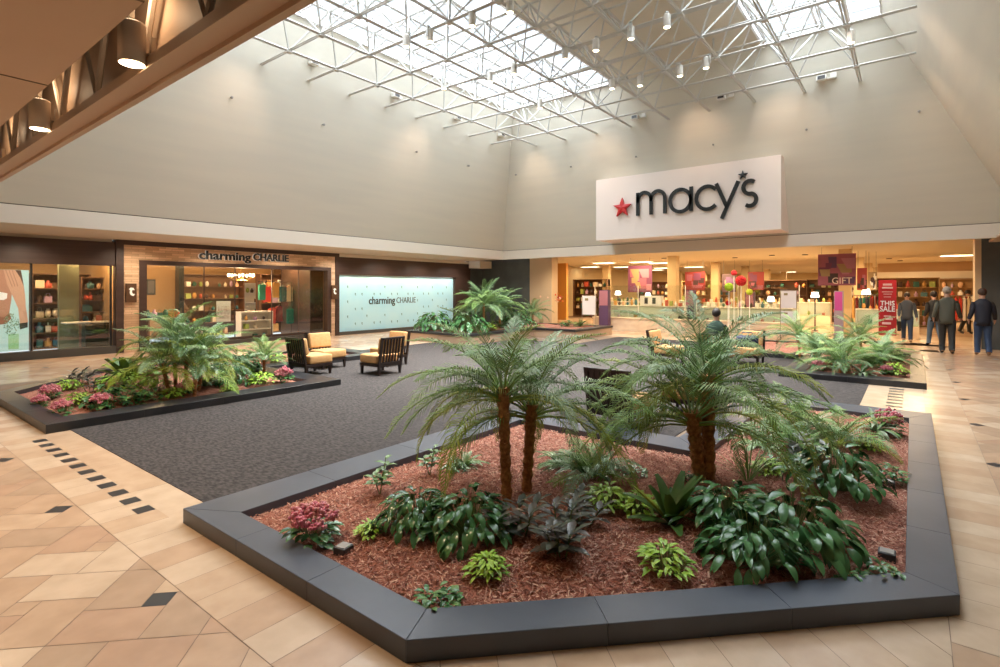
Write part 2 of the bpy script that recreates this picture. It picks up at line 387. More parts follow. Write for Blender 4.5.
for x in txs:
    for y in tys:
        p = Vector((x, y, tz)); nodes.append(p)
        for sx in (-.665, .665):
            for sy in (-.665, .665): diag.append((p, Vector((x + sx, y + sy, bz))))
cam = Vector((0, 0, HC))
def infront(p): d = p.x * CA + p.y * SA; l = p.x * SA - p.y * CA; return d > 0 and abs(l / d) < .96 and (p.z - HC) / d * FPX < 295
def near(p): return (0 if infront(p) else 1, (p - cam).length)
diag.sort(key=lambda e: near((e[0] + e[1]) / 2)); nodes.sort(key=near)
for a, b in diag[:100]: MB().tube([a, b], .022, 5).build('diagonal_strut', M_truss, sf)
mb = MB()
for a, b in diag[100:]: mb.tube([a, b], .022, 5)
tag(mb.build('diagonal_strut_remainder', M_truss, sf), kind='stuff')
def nodemb(mb, p): mb.box((p.x - .065, p.y - .065, p.z - .05), (p.x + .065, p.y + .065, p.z - .02)); mb.ball(tuple(p), .05, 5)
for p in nodes[:100]: q = MB(); nodemb(q, p); q.build('node', M_truss, sf)
mb = MB()
for p in nodes[100:]: nodemb(mb, p)
tag(mb.build('node_remainder', M_truss, sf), kind='stuff')
for y in (tys[0], tys[2], tys[5], tys[7]):     # hangers up to the roof
    for x in (txs[0], txs[3], txs[6]): MB().tube([(x, y, tz), (x, y, zR)], .03, 5).build('hanger', M_truss, sf)
# ------------------------------------------------------------------ light fittings of the court
def at_z(px, py, z): d = FPX * (z - HC) / (HY - py); l = (px - 500) / FPX * d; return Vector((d*CA + l*SA, d*SA - l*CA, z))
M_spot = mat('cream_spot_housing', (.72, .70, .64), .4); M_dark = mat('dark_fitting', (.05, .05, .05), .5)
sp_lab = {  # px, py: label
 (430, 36): 'cylinder spotlight hanging at the left of the space frame over the lobby chairs',
 (472, 20): 'cylinder spotlight high in the space frame nearest the top left',
 (510, 6): 'cylinder spotlight at the left corner of the opaque roof panel',
 (406, 41): 'cylinder spotlight closest to the near left chord crossing',
 (444, 84): 'spotlight on a lower node above the blue-green panel',
 (490, 77): 'cylinder spotlight one bay left of the opaque roof edge',
 (514, 69): 'upright cylinder spotlight left of the opaque roof edge',
 (565, 54): 'cylinder spotlight at the left edge of the opaque roof panel',
 (540, 104): 'cylinder spotlight near the far left corner of the frame',
 (596, 45): 'cylinder spotlight first from the left under the opaque roof',
 (631, 33): 'cylinder spotlight second from the left under the opaque roof',
 (667, 21): 'cylinder spotlight third from the left under the opaque roof',
 (680, 71): 'cylinder spotlight above the letters on the white sign',
 (640, 81): 'cylinder spotlight above the star on the white sign',
 (706, 63): 'cylinder spotlight just left of the right glazed strip',
 (612, 84): 'small cylinder spotlight above the left end of the white sign',
 (851, 37): 'cylinder spotlight glowing near the right end of the space frame'}
proto = None
for (px, py), lab in sp_lab.items():
    p = at_z(px, py, 7.28)
    if proto is None:
        proto = thing('spotlight', lab, 'spotlight', p, 0, 'spotlights in the space frame')
        MB().lathe([(.07, -.13), (.075, -.13), (.075, .12), (.06, .14)], n=14).build('housing', M_spot, proto)
        MB().lathe([(.002, -.132), (.062, -.1325)], n=14).build('lens', M_bulb, proto)
        MB().box((-.10, -.03, -.02), (-.085, .03, .2)).box((-.10, -.03, .17), (.02, .03, .2)).build('bracket', M_truss, proto)
        P0 = proto
    else: dup(P0, p, px * .1, lab)
    spot('frame_lamp', p + Vector((0, 0, -.16)), 360, (1, .945, .86), (p.x - .6, p.y, 0), 1.9, 1.0, .25)
flood = [((312, 63), 'floodlight high on the left wall nearest the near beam'), ((394, 96), 'floodlight on the left wall under the third chord end'), ((456, 118), 'floodlight on the left wall between the middle chord ends'),
 ((500, 135), 'floodlight in the far corner where the two pale walls meet'), ((636, 118), 'floodlight on the wall above the left end of the white sign'), ((722, 98), 'floodlight on the wall above the right half of the white sign'), ((822, 79), 'floodlight on the back wall farthest right')]
F0 = None
for (px, py), lab in flood:
    if px < 505: u = (px - 500) / FPX; dx, dy = CA + u*SA, SA - u*CA; t = 12.85 / dy
    else: u = (px - 500) / FPX; dx, dy = CA + u*SA, SA - u*CA; t = 17.35 / dx
    p = Vector((dx * t, dy * t, HC + (HY - py) / FPX * t)); rz = -PI/2 if px < 505 else PI
    if F0 is None:
        F0 = thing('floodlight', lab, 'floodlight', p, rz, 'floodlights along the top of the walls')
        MB().cbox((0, -.12, -.07), (.16, .12, .07), .012).build('housing', M_spot, F0)
        MB().box((.161, -.09, -.05), (.166, .09, .05)).build('lens', M_dark, F0)
        MB().box((-.12, .2, 0), (0, .34, .12)).box((-.12, -.12, -.02), (0, .34, .01)).build('ballast_box', M_spot, F0)
    else: dup(F0, p, rz, lab)
# small sprinkler heads on the walls
M_spr = mat('sprinkler_metal', (.25, .24, .22), .4)
def on_wall(px, py):                          # battered walls
    u = (px - 500) / FPX; dx, dy = CA + u*SA, SA - u*CA
    best = None
    for k in range(400):
        t = 8 + k * .05; x, y, z = dx*t, dy*t, HC + (HY - py)/FPX*t
        f = (z - zS) / (zT - zS) * 1.6
        if x > ax1 - f or y > ay1 - f or y < ay0 + f: return Vector((x, y, z)), (0 if x > ax1 - f else 1)
for n, (px, py, lab) in enumerate(((230, 98, 'tiny sprinkler head on the left wall nearest the near beam'), (322, 125, 'tiny sprinkler head on the left wall above the stone-clad shop front'), (415, 152, 'tiny sprinkler head on the left wall above the pale blue panel'), (467, 166, 'tiny sprinkler head on the left wall close to the far corner'),
   (517, 175, 'tiny sprinkler head on the back wall just right of the far corner'), (572, 167, 'tiny sprinkler head on the back wall above the left edge of the sign'), (637, 157, 'tiny sprinkler head right above the red star'), (714, 145, 'tiny sprinkler head above the middle of the white sign'), (807, 130, 'tiny sprinkler head on the back wall right of the white sign'), (919, 112, 'tiny sprinkler head low on the back wall towards the right'), (948, 76, 'tiny sprinkler head on the right of the back wall'), (957, 29, 'tiny sprinkler head topmost at the right'))):
    p, w = on_wall(px, py)
    MBs = MB().tube([(0, 0, 0), ((-.09, 0, 0) if w == 0 else (0, -.09, 0))], .018, 6); MBs.ball((-.10, 0, -.01) if w == 0 else (0, -.10, -.01), .035, 5)
    tag(MBs.build('sprinkler_head', M_spr, None, False, p), lab, 'sprinkler', 'sprinkler heads on the pale walls')
# big downlight cans in the slot
for y, lab in ((3.79, 'large tan cylinder downlight nearest in the ceiling slot'), (5.96, 'large tan cylinder downlight second along the ceiling slot'), (8.1, 'large tan cylinder downlight at the left edge in the ceiling slot'), (1.6, 'tan cylinder downlight above the top edge of the picture')):
    if y == 1.6: continue
    t = thing('downlight', lab, 'downlight', (1.2, y, 3.11), 0, 'tan downlights in the ceiling slot')
    MB().lathe([(.068, 0), (.074, 0), (.074, .24), (.068, .25), (.02, .252)], n=28).build('housing', M_can, t, True)
    MB().lathe([(.002, -.003), (.066, -.002)], n=28).build('lamp_face', M_bulb, t)
    MB().box((.10, -.015, .0), (.13, .015, .2)).box((.08, -.03, .05), (.12, .03, .09)).box((-.012, -.012, .25), (.012, .012, .95)).build('bracket', M_can, t)
    point('slot_fill', (1.2, y, 3.52), 2.5, (1, .72, .45), .06)  # added point light above the can, brightens the ceiling slot
    spot('downlight_lamp', (1.2, y, 3.08), 70, (1, .72, .45), (1.2, y, 0), 2.4, .7, .07)

# ------------------------------------------------------------------ the big wall sign
sg = thing('wall_sign', 'large white store sign with red star and black letters on the back wall', 'sign', (17.8, 0, 0))
MB().box((0, 3.11, 3.55), (1.25, 9.27, 5.79)).build('panel', M_signwhite, sg)
def star(mb, cy, cz, r, d, x=0, mi=0):
    vs = []
    for k in range(10):
        a = PI/2 + k*PI/5; q = r if k % 2 == 0 else r * .40; vs.append((x, cy - q*math.cos(a), cz + q*math.sin(a)))
    vs = vs + [(x + d, v[1], v[2]) for v in vs] + [(x - d * .35, cy, cz)]
    fs = [(k, (k+1) % 10, 20) for k in range(10)] + [(k, k + 10, (k+1) % 10 + 10, (k+1) % 10) for k in range(10)] + [tuple(range(10, 20))]
    mb.add(vs, fs, mi); return mb
star(MB(), 8.20, 4.66, .36, .09, -.11).build('red_star', M_red, sg)
def ribbon(paths, w, d, place, m, parent, name='letter'):
    mb = MB()
    for pts, closed in paths:
        P = [Vector((p[0], p[1])) for p in pts]; n = len(P); L = []; Rr = []
        for i in range(n):
            a = P[(i-1) % n] if (closed or i) else P[0]; b = P[(i+1) % n] if (closed or i < n-1) else P[-1]
            t = (b - a).normalized(); nn = Vector((-t.y, t.x))
            L.append(P[i] + nn*w/2); Rr.append(P[i] - nn*w/2)
        vs = [place(p.x, p.y, 0) for p in L] + [place(p.x, p.y, 0) for p in Rr] + [place(p.x, p.y, d) for p in L] + [place(p.x, p.y, d) for p in Rr]
        fs = []; m_ = n if closed else n - 1
        for i in range(m_):
            k = (i+1) % n
            fs += [(i, k, n+k, n+i), (2*n+i, 3*n+i, 3*n+k, 2*n+k), (i, 2*n+i, 2*n+k, k), (n+i, n+k, 3*n+k, 3*n+i)]
        if not closed: fs += [(0, n, 3*n, 2*n), (n-1, 3*n-1, 4*n-1, 2*n-1)]
        mb.add(vs, fs)
    return mb.build(name, m, parent)
def arc(cx, cy, rx, a0, a1, n=18, ry=None): return [(cx + rx*math.cos(math.radians(a0 + (a1-a0)*k/n)), cy + (ry or rx)*math.sin(math.radians(a0 + (a1-a0)*k/n))) for k in range(n+1)]
mk = 3.83 / 5.05
pl = lambda u, v, d: (-.02 - d, 7.62 - u*mk, 4.33 + v*mk*1.06)
r_ = .30
ribbon([([(0, 0), (0, 1)], 0), ([(0, .55)] + arc(.32, .66, .32, 180, 0) + [(.64, 0)], 0), ([(.64, .55)] + arc(.96, .66, .32, 180, 0) + [(1.28, 0)], 0)], .15, .06, pl, M_black, sg)
ribbon([(arc(1.98, .47, .46, 0, 350, 30), 1), ([(2.45, 0), (2.45, 1)], 0)], .15, .06, pl, M_black, sg)
ribbon([(arc(3.13, .47, .46, 42, 318, 26), 0)], .15, .06, pl, M_black, sg)
ribbon([([(3.5, 1), (3.93, .02)], 0), ([(4.38, 1.0), (3.72, -.42)], 0)], .15, .06, pl, M_black, sg)
ribbon([(arc(4.82, .71, .25, 50, 270, 14) + arc(4.82, .23, .24, 90, -130, 14)[1:], 0)], .15, .06, pl, M_black, sg)
star(MB(), 7.62 - 4.55*mk, 4.33 + 1.28*mk, .15, .06, -.08).build('apostrophe_star', M_black, sg)

# ------------------------------------------------------------------ left row of shop fronts (y = 17.3)
YS = 17.3
struct('wall_shop_left', MB().box((-4, YS - .1, 2.38), (5.08, YS + .1, 3.02)), M_brown)
struct('trim_7', MB().box((-4, YS - .03, 3.0), (5.0, YS + .1, 3.10)), M_fascia)
M_stone = bpy.data.materials.new('split_stone'); M_stone.use_nodes = True
nt = M_stone.node_tree; b = nt.nodes['Principled BSDF']; tc = nt.nodes.new('ShaderNodeTexCoord'); mp = nt.nodes.new('ShaderNodeMapping'); mp.inputs['Rotation'].default_value = (PI/2, 0, 0)
br = nt.nodes.new('ShaderNodeTexBrick'); br.inputs['Color1'].default_value = (.80, .54, .34, 1); br.inputs['Color2'].default_value = (.46, .28, .16, 1); br.inputs['Mortar'].default_value = (.38, .23, .13, 1)
br.inputs['Scale'].default_value = 1; br.inputs['Brick Width'].default_value = .34; br.inputs['Row Height'].default_value = .065; br.inputs['Mortar Size'].default_value = .003; br.inputs['Bias'].default_value = -.2; b.inputs['Roughness'].default_value = .8
bp = nt.nodes.new('ShaderNodeBump'); bp.inputs['Strength'].default_value = .8; bp.inputs['Distance'].default_value = .02
nt.links.new(tc.outputs['Object'], mp.inputs[0]); nt.links.new(mp.outputs[0], br.inputs['Vector']); nt.links.new(br.outputs['Color'], b.inputs['Base Color']); nt.links.new(br.outputs['Color'], bp.inputs['Height']); nt.links.new(bp.outputs[0], b.inputs['Normal'])
yf = YS - .10
sm = MB(); sm.box((5.24, yf, 2.55), (12.05, YS + .1, 2.98)); sm.box((5.24, yf, 0), (5.62, YS + .1, 2.55)); sm.box((11.86, yf, 0), (12.05, YS + .1, 2.55))
struct('wall_shop_stone', sm, M_stone)
fr = MB(); fr.box((5.06, yf - .05, 0), (5.24, YS + .1, 3.10)); fr.box((12.05, yf - .05, 0), (12.21, YS + .1, 3.10)); fr.box((5.24, yf - .05, 2.97), (12.05, YS + .1, 3.10))
struct('trim_8', fr, M_brown)
fr = MB(); fr.box((5.62, yf - .04, .12), (5.80, YS + .12, 2.56)); fr.box((11.70, yf - .04, .12), (11.86, YS + .12, 2.56)); fr.box((5.80, yf - .04, 2.44), (11.70, YS + .12, 2.56))
fr.box((5.8, YS - .02, .12), (11.7, YS + .1, .2))
w = struct('window_3', MB().box((5.8, YS, .2), (8.35, YS + .012, 2.44)).box((9.6, YS, .2), (11.7, YS + .012, 2.44)), M_winglass); fr.build('window_frame', M_brown, w)
pn = MB()
for xx in (7.4, 8.35, 9.6, 10.6): pn.box((xx - .012, YS - .015, .2), (xx + .012, YS + .02, 2.44))
pn.build('mullion', M_brown, w)
pb = MB(); pb.box((-4, YS - .14, 0), (5.06, YS + .12, .2)); pb.box((5.62, YS - .12, 0), (11.86, YS + .12, .12)); pb.box((12.21, YS - .14, 0), (18.7, YS + .1, .12))
struct('baseboard_left', pb, M_plinth)
w = struct('window_4', MB().box((-2, YS, .2), (4.95, YS + .012, 2.38)), M_winglass)
mu = MB()
for xx in (3.32, 4.98): mu.box((xx - .02, YS - .02, .2), (xx + .02, YS + .05, 2.38))
mu.build('window_frame', mat('black_frame', (.01, .01, .01), .4), w)
# horse-head plaque signs on the stone pillars and the fascia letters
for xx, lab in ((5.28, 'bronze plaque with white horse-head emblem on the left stone pillar'), (11.84, 'bronze plaque with white horse-head emblem on the right stone pillar')):
    t = thing('emblem_plaque', lab, 'plaque', (xx, yf - .1, 1.38), 0, 'emblem plaques on the stone pillars')
    MB().cbox((0, 0, 0), (.25, .09, .52), .008).build('plate', mat('bronze_plate', (.12, .06, .03), .4, metal=.3), t)
    e = MB(); e.add([(.06, -.006, .36), (.10, -.006, .41), (.17, -.006, .40), (.20, -.006, .33), (.15, -.006, .345), (.13, -.006, .30), (.15, -.006, .24), (.21, -.006, .23), (.17, -.006, .17), (.10, -.006, .20), (.075, -.006, .27), (.09, -.006, .33)], [tuple(range(11, -1, -1))]); e.build('emblem', mat('emblem_white', (.9, .88, .82), .4, emit=(1, .95, .85), estr=.1), t)
ls = thing('shop_sign', 'black and white raised letters on the stone shop fascia', 'sign', (7.19, yf - .02, 2.60))
M_white = mat('white_letter_back', (.85, .83, .78), .5, emit=(1, .95, .85), estr=.12)
text('lettering_back', 'charming', M_white, ls, (-.015, -.012, -.028), (1, 0, 0), (0, 0, 1), 1.63, .366, .03, .03)
text('lettering_back', 'CHARLIE', M_white, ls, (1.665, -.012, .082), (1, 0, 0), (0, 0, 1), 1.28, .255, .03, .03)
text('lettering', 'charming', M_black, ls, (0, -.045, -.02), (1, 0, 0), (0, 0, 1), 1.6, .35, .05, .022)
text('lettering', 'CHARLIE', M_black, ls, (1.68, -.045, .09), (1, 0, 0), (0, 0, 1), 1.25, .24, .05, .022)
# pale blue hoarding panel
struct('wall_shop_right', MB().box((12.21, YS - .12, 2.31), (18.7, YS + .1, 2.98)), M_brown); struct('wall_shop_pier', MB().box((18.70, YS - .12, 0), (19.8, YS + .1, 2.98)), M_brown)
struct('trim_9', MB().box((12.21, YS - .16, 2.98), (20.4, YS + .1, 3.10)).box((19.6, YS - .9, 2.78), (20.5, YS - .2, 3.12)), M_fascia)
pt = thing('hoarding_panel', 'pale blue lit panel with dark lettering and small marks beside the stone shop', 'panel', (12.24, YS - .02, .12))
M_blue = mat('pale_blue_print', (.46, .82, .97), .35, noise=(1.2, (.54, .86, .97), 1.0)); MB().box((0, 0, 0), (6.42, .06, 2.18)).build('panel', M_blue, pt)
text('lettering', 'charming', M_black, pt, (1.45, -.008, .93), (1, 0, 0), (0, 0, 1), 1.37, .40, .01, .012)
text('lettering', 'CHARLIE', mat('grey_letter', (.10, .13, .14), .4), pt, (2.90, -.008, 1.05), (1, 0, 0), (0, 0, 1), 1.10, .24, .01)
mk_ = MB()
for r in range(6):
    for c in range(7):
        zz = .26 + r * .29; xs = (.42 + c * .92,) if r % 2 else (.78 + c * .92, 1.10 + c * .92)
        for xx in xs:
            if xx > 6.2 or (1.3 < xx < 4.1 and .8 < zz < 1.4): continue
            mk_.add([(xx, -.004, zz + .07), (xx + .045, -.004, zz + .05), (xx + .03, -.004, zz), (xx + .05, -.004, zz - .045), (xx, -.004, zz - .02), (xx - .015, -.004, zz + .03)], [(0, 5, 4, 3, 2, 1)])
mk_.build('printed_marks', mat('print_mark', (.17, .36, .38), .5), pt)
area('panel_light', (15.4, YS - .16, 2.295), 6.1, 13, (1, .74, .36), (math.radians(-22), 0, 0), .05)
# backlit poster at the far left
po = thing('poster', 'backlit pale poster of a smiling face behind a raised hand in the left shop window', 'poster', (1.6, YS + .03, .23))
M_p = lambda n, c: mat('poster_' + n, c, .4, emit=c, estr=.35)
MB().box((0, 0, 0), (1.68, .05, 1.98)).build('backing', M_p('pale', (.48, .66, .64)), po)
def flat(name, pts, m, par, y=-.004): q = MB(); q.add([(p[0], y, p[1]) for p in pts], [tuple(range(len(pts)))]); return q.build(name, m, par)
pp = lambda *q: [(1.175 + a * .0178, (350 - b) * .0247) for a, b in q]
flat('hair', pp((14, 270), (20, 270), (22, 280), (24, 292), (18, 284)), M_p('hair', (.10, .05, .03)), po, -.0045)
flat('face', pp((-12, 270), (12, 270), (11, 285), (10, 300), (8, 312), (3, 316), (-12, 314)), M_p('skin2', (.46, .22, .14)), po, -.005)
flat('neck', pp((-12, 314), (3, 316), (8, 312), (10, 318), (4, 323), (-12, 324)), M_p('skindark', (.30, .13, .08)), po, -.0055)
flat('teeth', pp((-4, 291), (6, 293), (5.5, 298), (2, 299.5), (-4, 299)), M_p('teeth', (.85, .80, .74)), po, -.006)
flat('hand', pp((2, 270), (14, 270), (19, 277), (23, 286), (24.5, 296), (25, 306), (27.5, 322), (19, 324), (17, 308), (12, 297), (6, 285)), M_p('skin', (.58, .32, .21)), po, -.0065)
for k in range(3): flat('finger_line', pp((4 + k*3.3, 270), (4.5 + k*3.3, 270), (11 + k*3, 286), (10.6 + k*3, 286.5)), M_p('skindark', (.30, .13, .08)), po, -.008)
flat('bracelet', pp((18, 323), (27, 322), (27, 327), (19, 329)), M_p('dark', (.04, .04, .03)), po, -.009)
rp = random.Random(5); q = MB(); q2 = MB()
for k in range(160):
    a, rr = rp.uniform(0, 6.28), rp.random() ** .6; x, z = 1.175 + (9.5 + 8 * rr * math.cos(a)) * .0178, (350 - (324 + 11 * rr * math.sin(a))) * .0247
    q.add([(x, -.010, z), (x + .018, -.010, z + .005), (x + .015, -.010, z + .022), (x - .003, -.010, z + .016)], [(0, 1, 2, 3)], k % 2)
q.build('green_beads', [M_p('bead', (.05, .13, .04)), M_p('bead2', (.30, .36, .22))], po)
for k in range(20):
    x = 1.175 + (7 + k * .55) * .0178; q2.add([(x, -.010, .05), (x + .006, -.010, .05), (x + .004, -.010, .42), (x, -.010, .42)], [(0, 1, 2, 3)])
q2.build('green_tassel', M_p('tassel', (.20, .38, .05)), po)
# added spots without fittings under the soffits, brightening the shop fronts
for k, (x, y) in enumerate([(x, 16.1) for x in (3.2, 5.4, 7.6, 9.8, 12.0, 14.2, 16.4, 18.4)]):
    spot('shop_front_fill', (x, y, 3.08), 75 if x < 12 else 85, (1, .84, .64) if x < 12 else (1, .93, .84), (x, 17.0, 0), 2.3, .8, .05)
for k, y in enumerate((.2, 2.6, 5.0, 7.4, 9.8, 12.2)): spot('shop_front_fill', (19.7, y, 3.2), 120, (1, .76, .5), (20.4, y, 0), 2.3, .8, .05)
# the floodlights wash the pale walls
for x, y, tx, ty, tz_ in ((16.2, 11.9, 19, 12.0, 5.4), (15.9, 8.6, 18.6, 9.2, 6.0), (15.9, 3.2, 18.5, 2.9, 6.2), (15.9, 5.6, 18.5, 5.4, 6.4), (12.5, 11.6, 12.4, 14.2, 5.6), (6.6, 11.6, 6.3, 14.2, 5.6), (13.6, 1.6, 14.5, -1.4, 5.8), (16.0, .9, 17.5, -.9, 5.5)):
    spot('wall_wash_lamp', (x, y, 7.25), 38, (1, .70, .52), (tx, ty, tz_), 1.3, 1.0, .1)
# ------------------------------------------------------------------ planters
def inside(p, poly):
    c = False; n = len(poly)
    for i in range(n):
        a, b = poly[i], poly[(i+1) % n]
        if (a[1] > p[1]) != (b[1] > p[1]) and p[0] < (b[0]-a[0]) * (p[1]-a[1]) / (b[1]-a[1]) + a[0]: c = not c
    return c
def edist(p, poly):
    m = 9
    for i in range(len(poly)):
        a, b = Vector(poly[i]), Vector(poly[(i+1) % len(poly)]); ab = b - a; t = max(0, min(1, (Vector(p) - a).dot(ab) / ab.dot(ab))); m = min(m, (Vector(p) - a - ab*t).length)
    return m
PL = {}
def hm(x, y, key='front'):
    inner, base = PL[key]
    e = min(1, edist((x, y), inner) / .45)
    return base + (.07 * e + .018 * math.sin(x * 5.1 + y * 3.3) * e + .014 * math.sin(x * 2.3 - y * 6.1) * e)
def planter(key, outer, inner, h, label, face=None, chips=0, step=.1, mlabel='', mulch_mat=None, seed=1):
    t = thing('planter', label, 'planter', (0, 0, 0), 0, None); n = len(outer); rr = random.Random(seed)
    cp_ = MB(); z0 = 0 if not face else h - .07
    for i in range(n):
        o0, o1, i0, i1 = [Vector(v) for v in (outer[i], outer[(i+1) % n], inner[i], inner[(i+1) % n])]
        L = (o1 - o0).length; k = max(1, round(L / .95)); d = (o1 - o0).normalized()
        cuts = [j / k for j in range(k + 1)]
        for j in range(k):
            a, b = cuts[j], cuts[j+1]
            # straight cuts square to the edge, mitred ends
            def pt_(f, first):
                if f == 0: return o0, i0
                if f == 1: return o1, i1
                P = o0 + d * L * f; Q = i0 + d * ((P - i0).dot(d)); return P, Q
            P0, Q0 = pt_(a, 0); P1, Q1 = pt_(b, 0); g = d * .0003
            cp_.prism([P0 + g, P1 - g, Q1 - g, Q0 + g] if True else [], z0, h)
    co_ = cp_.build('coping', M_blackstone if key != 'front' else M_stonetop, t)
    m = co_.modifiers.new('edge', 'BEVEL'); m.width = .0025; m.segments = 1; m.limit_method = 'ANGLE'
    if face:
        fm = MB()
        for i in range(n):
            o0, o1 = Vector(outer[i]), Vector(outer[(i+1) % n]); c = (o1 - o0).normalized(); nn = Vector((c.y, -c.x)) * -.04
            ctr = Vector((sum(p[0] for p in inner) / n, sum(p[1] for p in inner) / n))
            fm.prism([o0 - nn*0 + (Vector(inner[i]) - o0) * .1, o1 + (Vector(inner[(i+1) % n]) - o1) * .1, Vector(inner[(i+1) % n]), Vector(inner[i])], 0, z0)
        fm.build('side_wall', face, t)
    PL[key] = (inner, h - .07 if not face else h - .06)
    mm = MB(); xs = [p[0] for p in inner]; ys = [p[1] for p in inner]
    nx = int((max(xs) - min(xs) + .12) / step) + 1; ny = int((max(ys) - min(ys) + .12) / step) + 1; idx = {}
    for a in range(nx + 1):
        for b in range(ny + 1):
            x, y = min(xs) - .06 + a*step, min(ys) - .06 + b*step
            if inside((x, y), inner) or edist((x, y), inner) < .07: idx[a, b] = len(mm.v); mm.v.append((x, y, hm(x, y, key) - (0 if inside((x, y), inner) else .012) + rr.uniform(-.006, .006)))
    for (a, b), i in idx.items():
        if (a+1, b) in idx and (a+1, b+1) in idx and (a, b+1) in idx: mm.f.append((i, idx[a+1, b], idx[a+1, b+1], idx[a, b+1])); mm.m.append(0)
    c = 0
    while c < chips:
        x, y = rr.uniform(min(xs), max(xs)), rr.uniform(min(ys), max(ys))
        if not inside((x, y), inner): continue
        if key == 'front' and rr.random() > min(1, 5.5 / ((x*x + y*y) ** .5) ** 1.3): continue
        a = rr.uniform(0, PI); l = rr.uniform(.006, .021); w_ = rr.uniform(.0016, .0038); z = hm(x, y, key) + rr.uniform(.002, .014); tl = rr.uniform(-.5, .5)
        u = Vector((math.cos(a), math.sin(a), tl)) * l; v = Vector((-math.sin(a), math.cos(a), rr.uniform(-.6, .6))) * w_; p = Vector((x, y, z + abs(tl) * l * .5))
        mm.add([p - u - v, p + u - v, p + u + v, p - u + v], [(0, 1, 2, 3)], rr.choice((1, 1, 2, 2, 3, 3, 1, 4))); c += 1
    mo = mm.build('mulch', [mulch_mat or M_mulch] + CHIP); tag(mo, mlabel, 'mulch', kind='stuff')
    return t
planter('front', [(1.67, 4.25), (1.67, 1.84), (3.71, -.2), (8.95, -.2), (8.95, 2.02), (5.8, 2.02), (5.8, 4.25)], [(1.9, 3.85), (1.9, 1.94), (3.82, .03), (8.45, .03), (8.45, 1.62), (5.38, 1.62), (5.38, 3.85)], .11,
        'large angular black stone planter curb nearest the camera around red mulch', chips=70000, step=.07, mlabel='reddish shredded bark mulch filling the nearest planter')
planter('left', [(1.7, 11.37), (1.7, 8.17), (5.85, 8.17), (5.85, 10.75), (9.0, 10.75), (9.0, 13.2), (3.55, 13.2)], [(1.95, 11.25), (1.95, 8.57), (5.42, 8.57), (5.42, 11.12), (8.55, 11.12), (8.55, 12.95), (3.65, 12.95)], .11,
        'low black stone planter curb at the left in front of the stone-clad shop', chips=9000, step=.12, mlabel='red mulch under the plants of the left planter', seed=2)
planter('right', [(11.75, 2.1), (11.75, -.2), (16.97, -.2), (19, 1.84), (19, 4.25), (14.9, 4.25), (14.9, 2.1)], [(12.2, 1.7), (12.2, .03), (16.87, .03), (18.75, 1.94), (18.75, 3.9), (15.3, 3.9), (15.3, 1.7)], .11,
        'low black stone planter curb at the right below the red sale banner', chips=3000, step=.14, mlabel='mulch under the plants of the right planter', seed=3)
planter('back', [(12.4, 10.85), (16.1, 10.85), (16.1, 9.15), (18.95, 9.15), (18.95, 12.5), (17.6, 13.75), (12.4, 13.75)], [(12.75, 11.2), (16.45, 11.2), (16.45, 9.5), (18.7, 9.5), (18.7, 12.4), (17.5, 13.45), (12.75, 13.45)], .34,
        'raised beige planter with black stone rim in the far corner of the court', face=mat('beige_stone_face', (.50, .35, .24), .5), step=.16, mlabel='soil and mulch in the raised far planter', seed=4)
# small uplights along the curb
UL = [((240, 512), 'small square uplight with pale top in the left tip of the near planter'), ((334, 556), 'small black box uplight against the near planter curb below the pink flowers'), ((896, 486), 'small black box uplight on the mulch near the right curb'), ((897, 559), 'small black box uplight in the bottom right corner of the near planter')]
for k, ((px, py), lab) in enumerate(UL):
    p = G(px, py, .07); t = thing('uplight', lab, 'uplight', (p.x + (.07 if k < 2 else 0), p.y - (.0 if k < 2 else -.05), hm(p.x, p.y) - .0), 0.0 if k > 1 else .2)
    MB().cbox((-.045, -.045, 0), (.045, .045, .055), .006).build('housing', M_dark, t)
    MB().box((-.036, -.036, .0555), (.036, .036, .059)).build('lens', mat('uplight_lens', (.35, .34, .32), .25), t)

# ------------------------------------------------------------------ plants
def leaf(mb, p, az, L, W, el, droop, seg=4, mi=0, prof=None, fold=.25, twist=0.0):
    """one blade: starts at p towards az, rises at el, bends down by droop over its length"""
    P = Vector(p); c = Vector((math.cos(az), math.sin(az), 0)); sd = Vector((-math.sin(az), math.cos(az), 0)); o = len(mb.v)
    for i in range(seg + 1):
        t = i / seg; e = el - droop * t
        if i: P = P + (c * math.cos(e) + Vector((0, 0, math.sin(e)))) * (L / seg)
        w_ = W * .5 * (prof(t) if prof else math.sin(PI * min(1, .06 + t * .94)) ** .75)
        up = (Vector((0, 0, math.cos(e))) - c * math.sin(e)); s2 = sd * math.cos(twist) + up * math.sin(twist)
        mb.v += [tuple(P + s2*w_ + up*w_*fold), tuple(P), tuple(P - s2*w_ + up*w_*fold)]
    for i in range(seg):
        a = o + i*3; mb.f += [(a, a+1, a+4, a+3), (a+1, a+2, a+5, a+4)]; mb.m += [mi, mi]
def stalk(mb, a, b, r=.003, mi=0, sag=0.0):
    a, b = Vector(a), Vector(b); m_ = (a + b) / 2 + Vector((0, 0, -sag)); mb.tube([a, m_, b], [r, r * .9, r * .7], 4, mi, False)
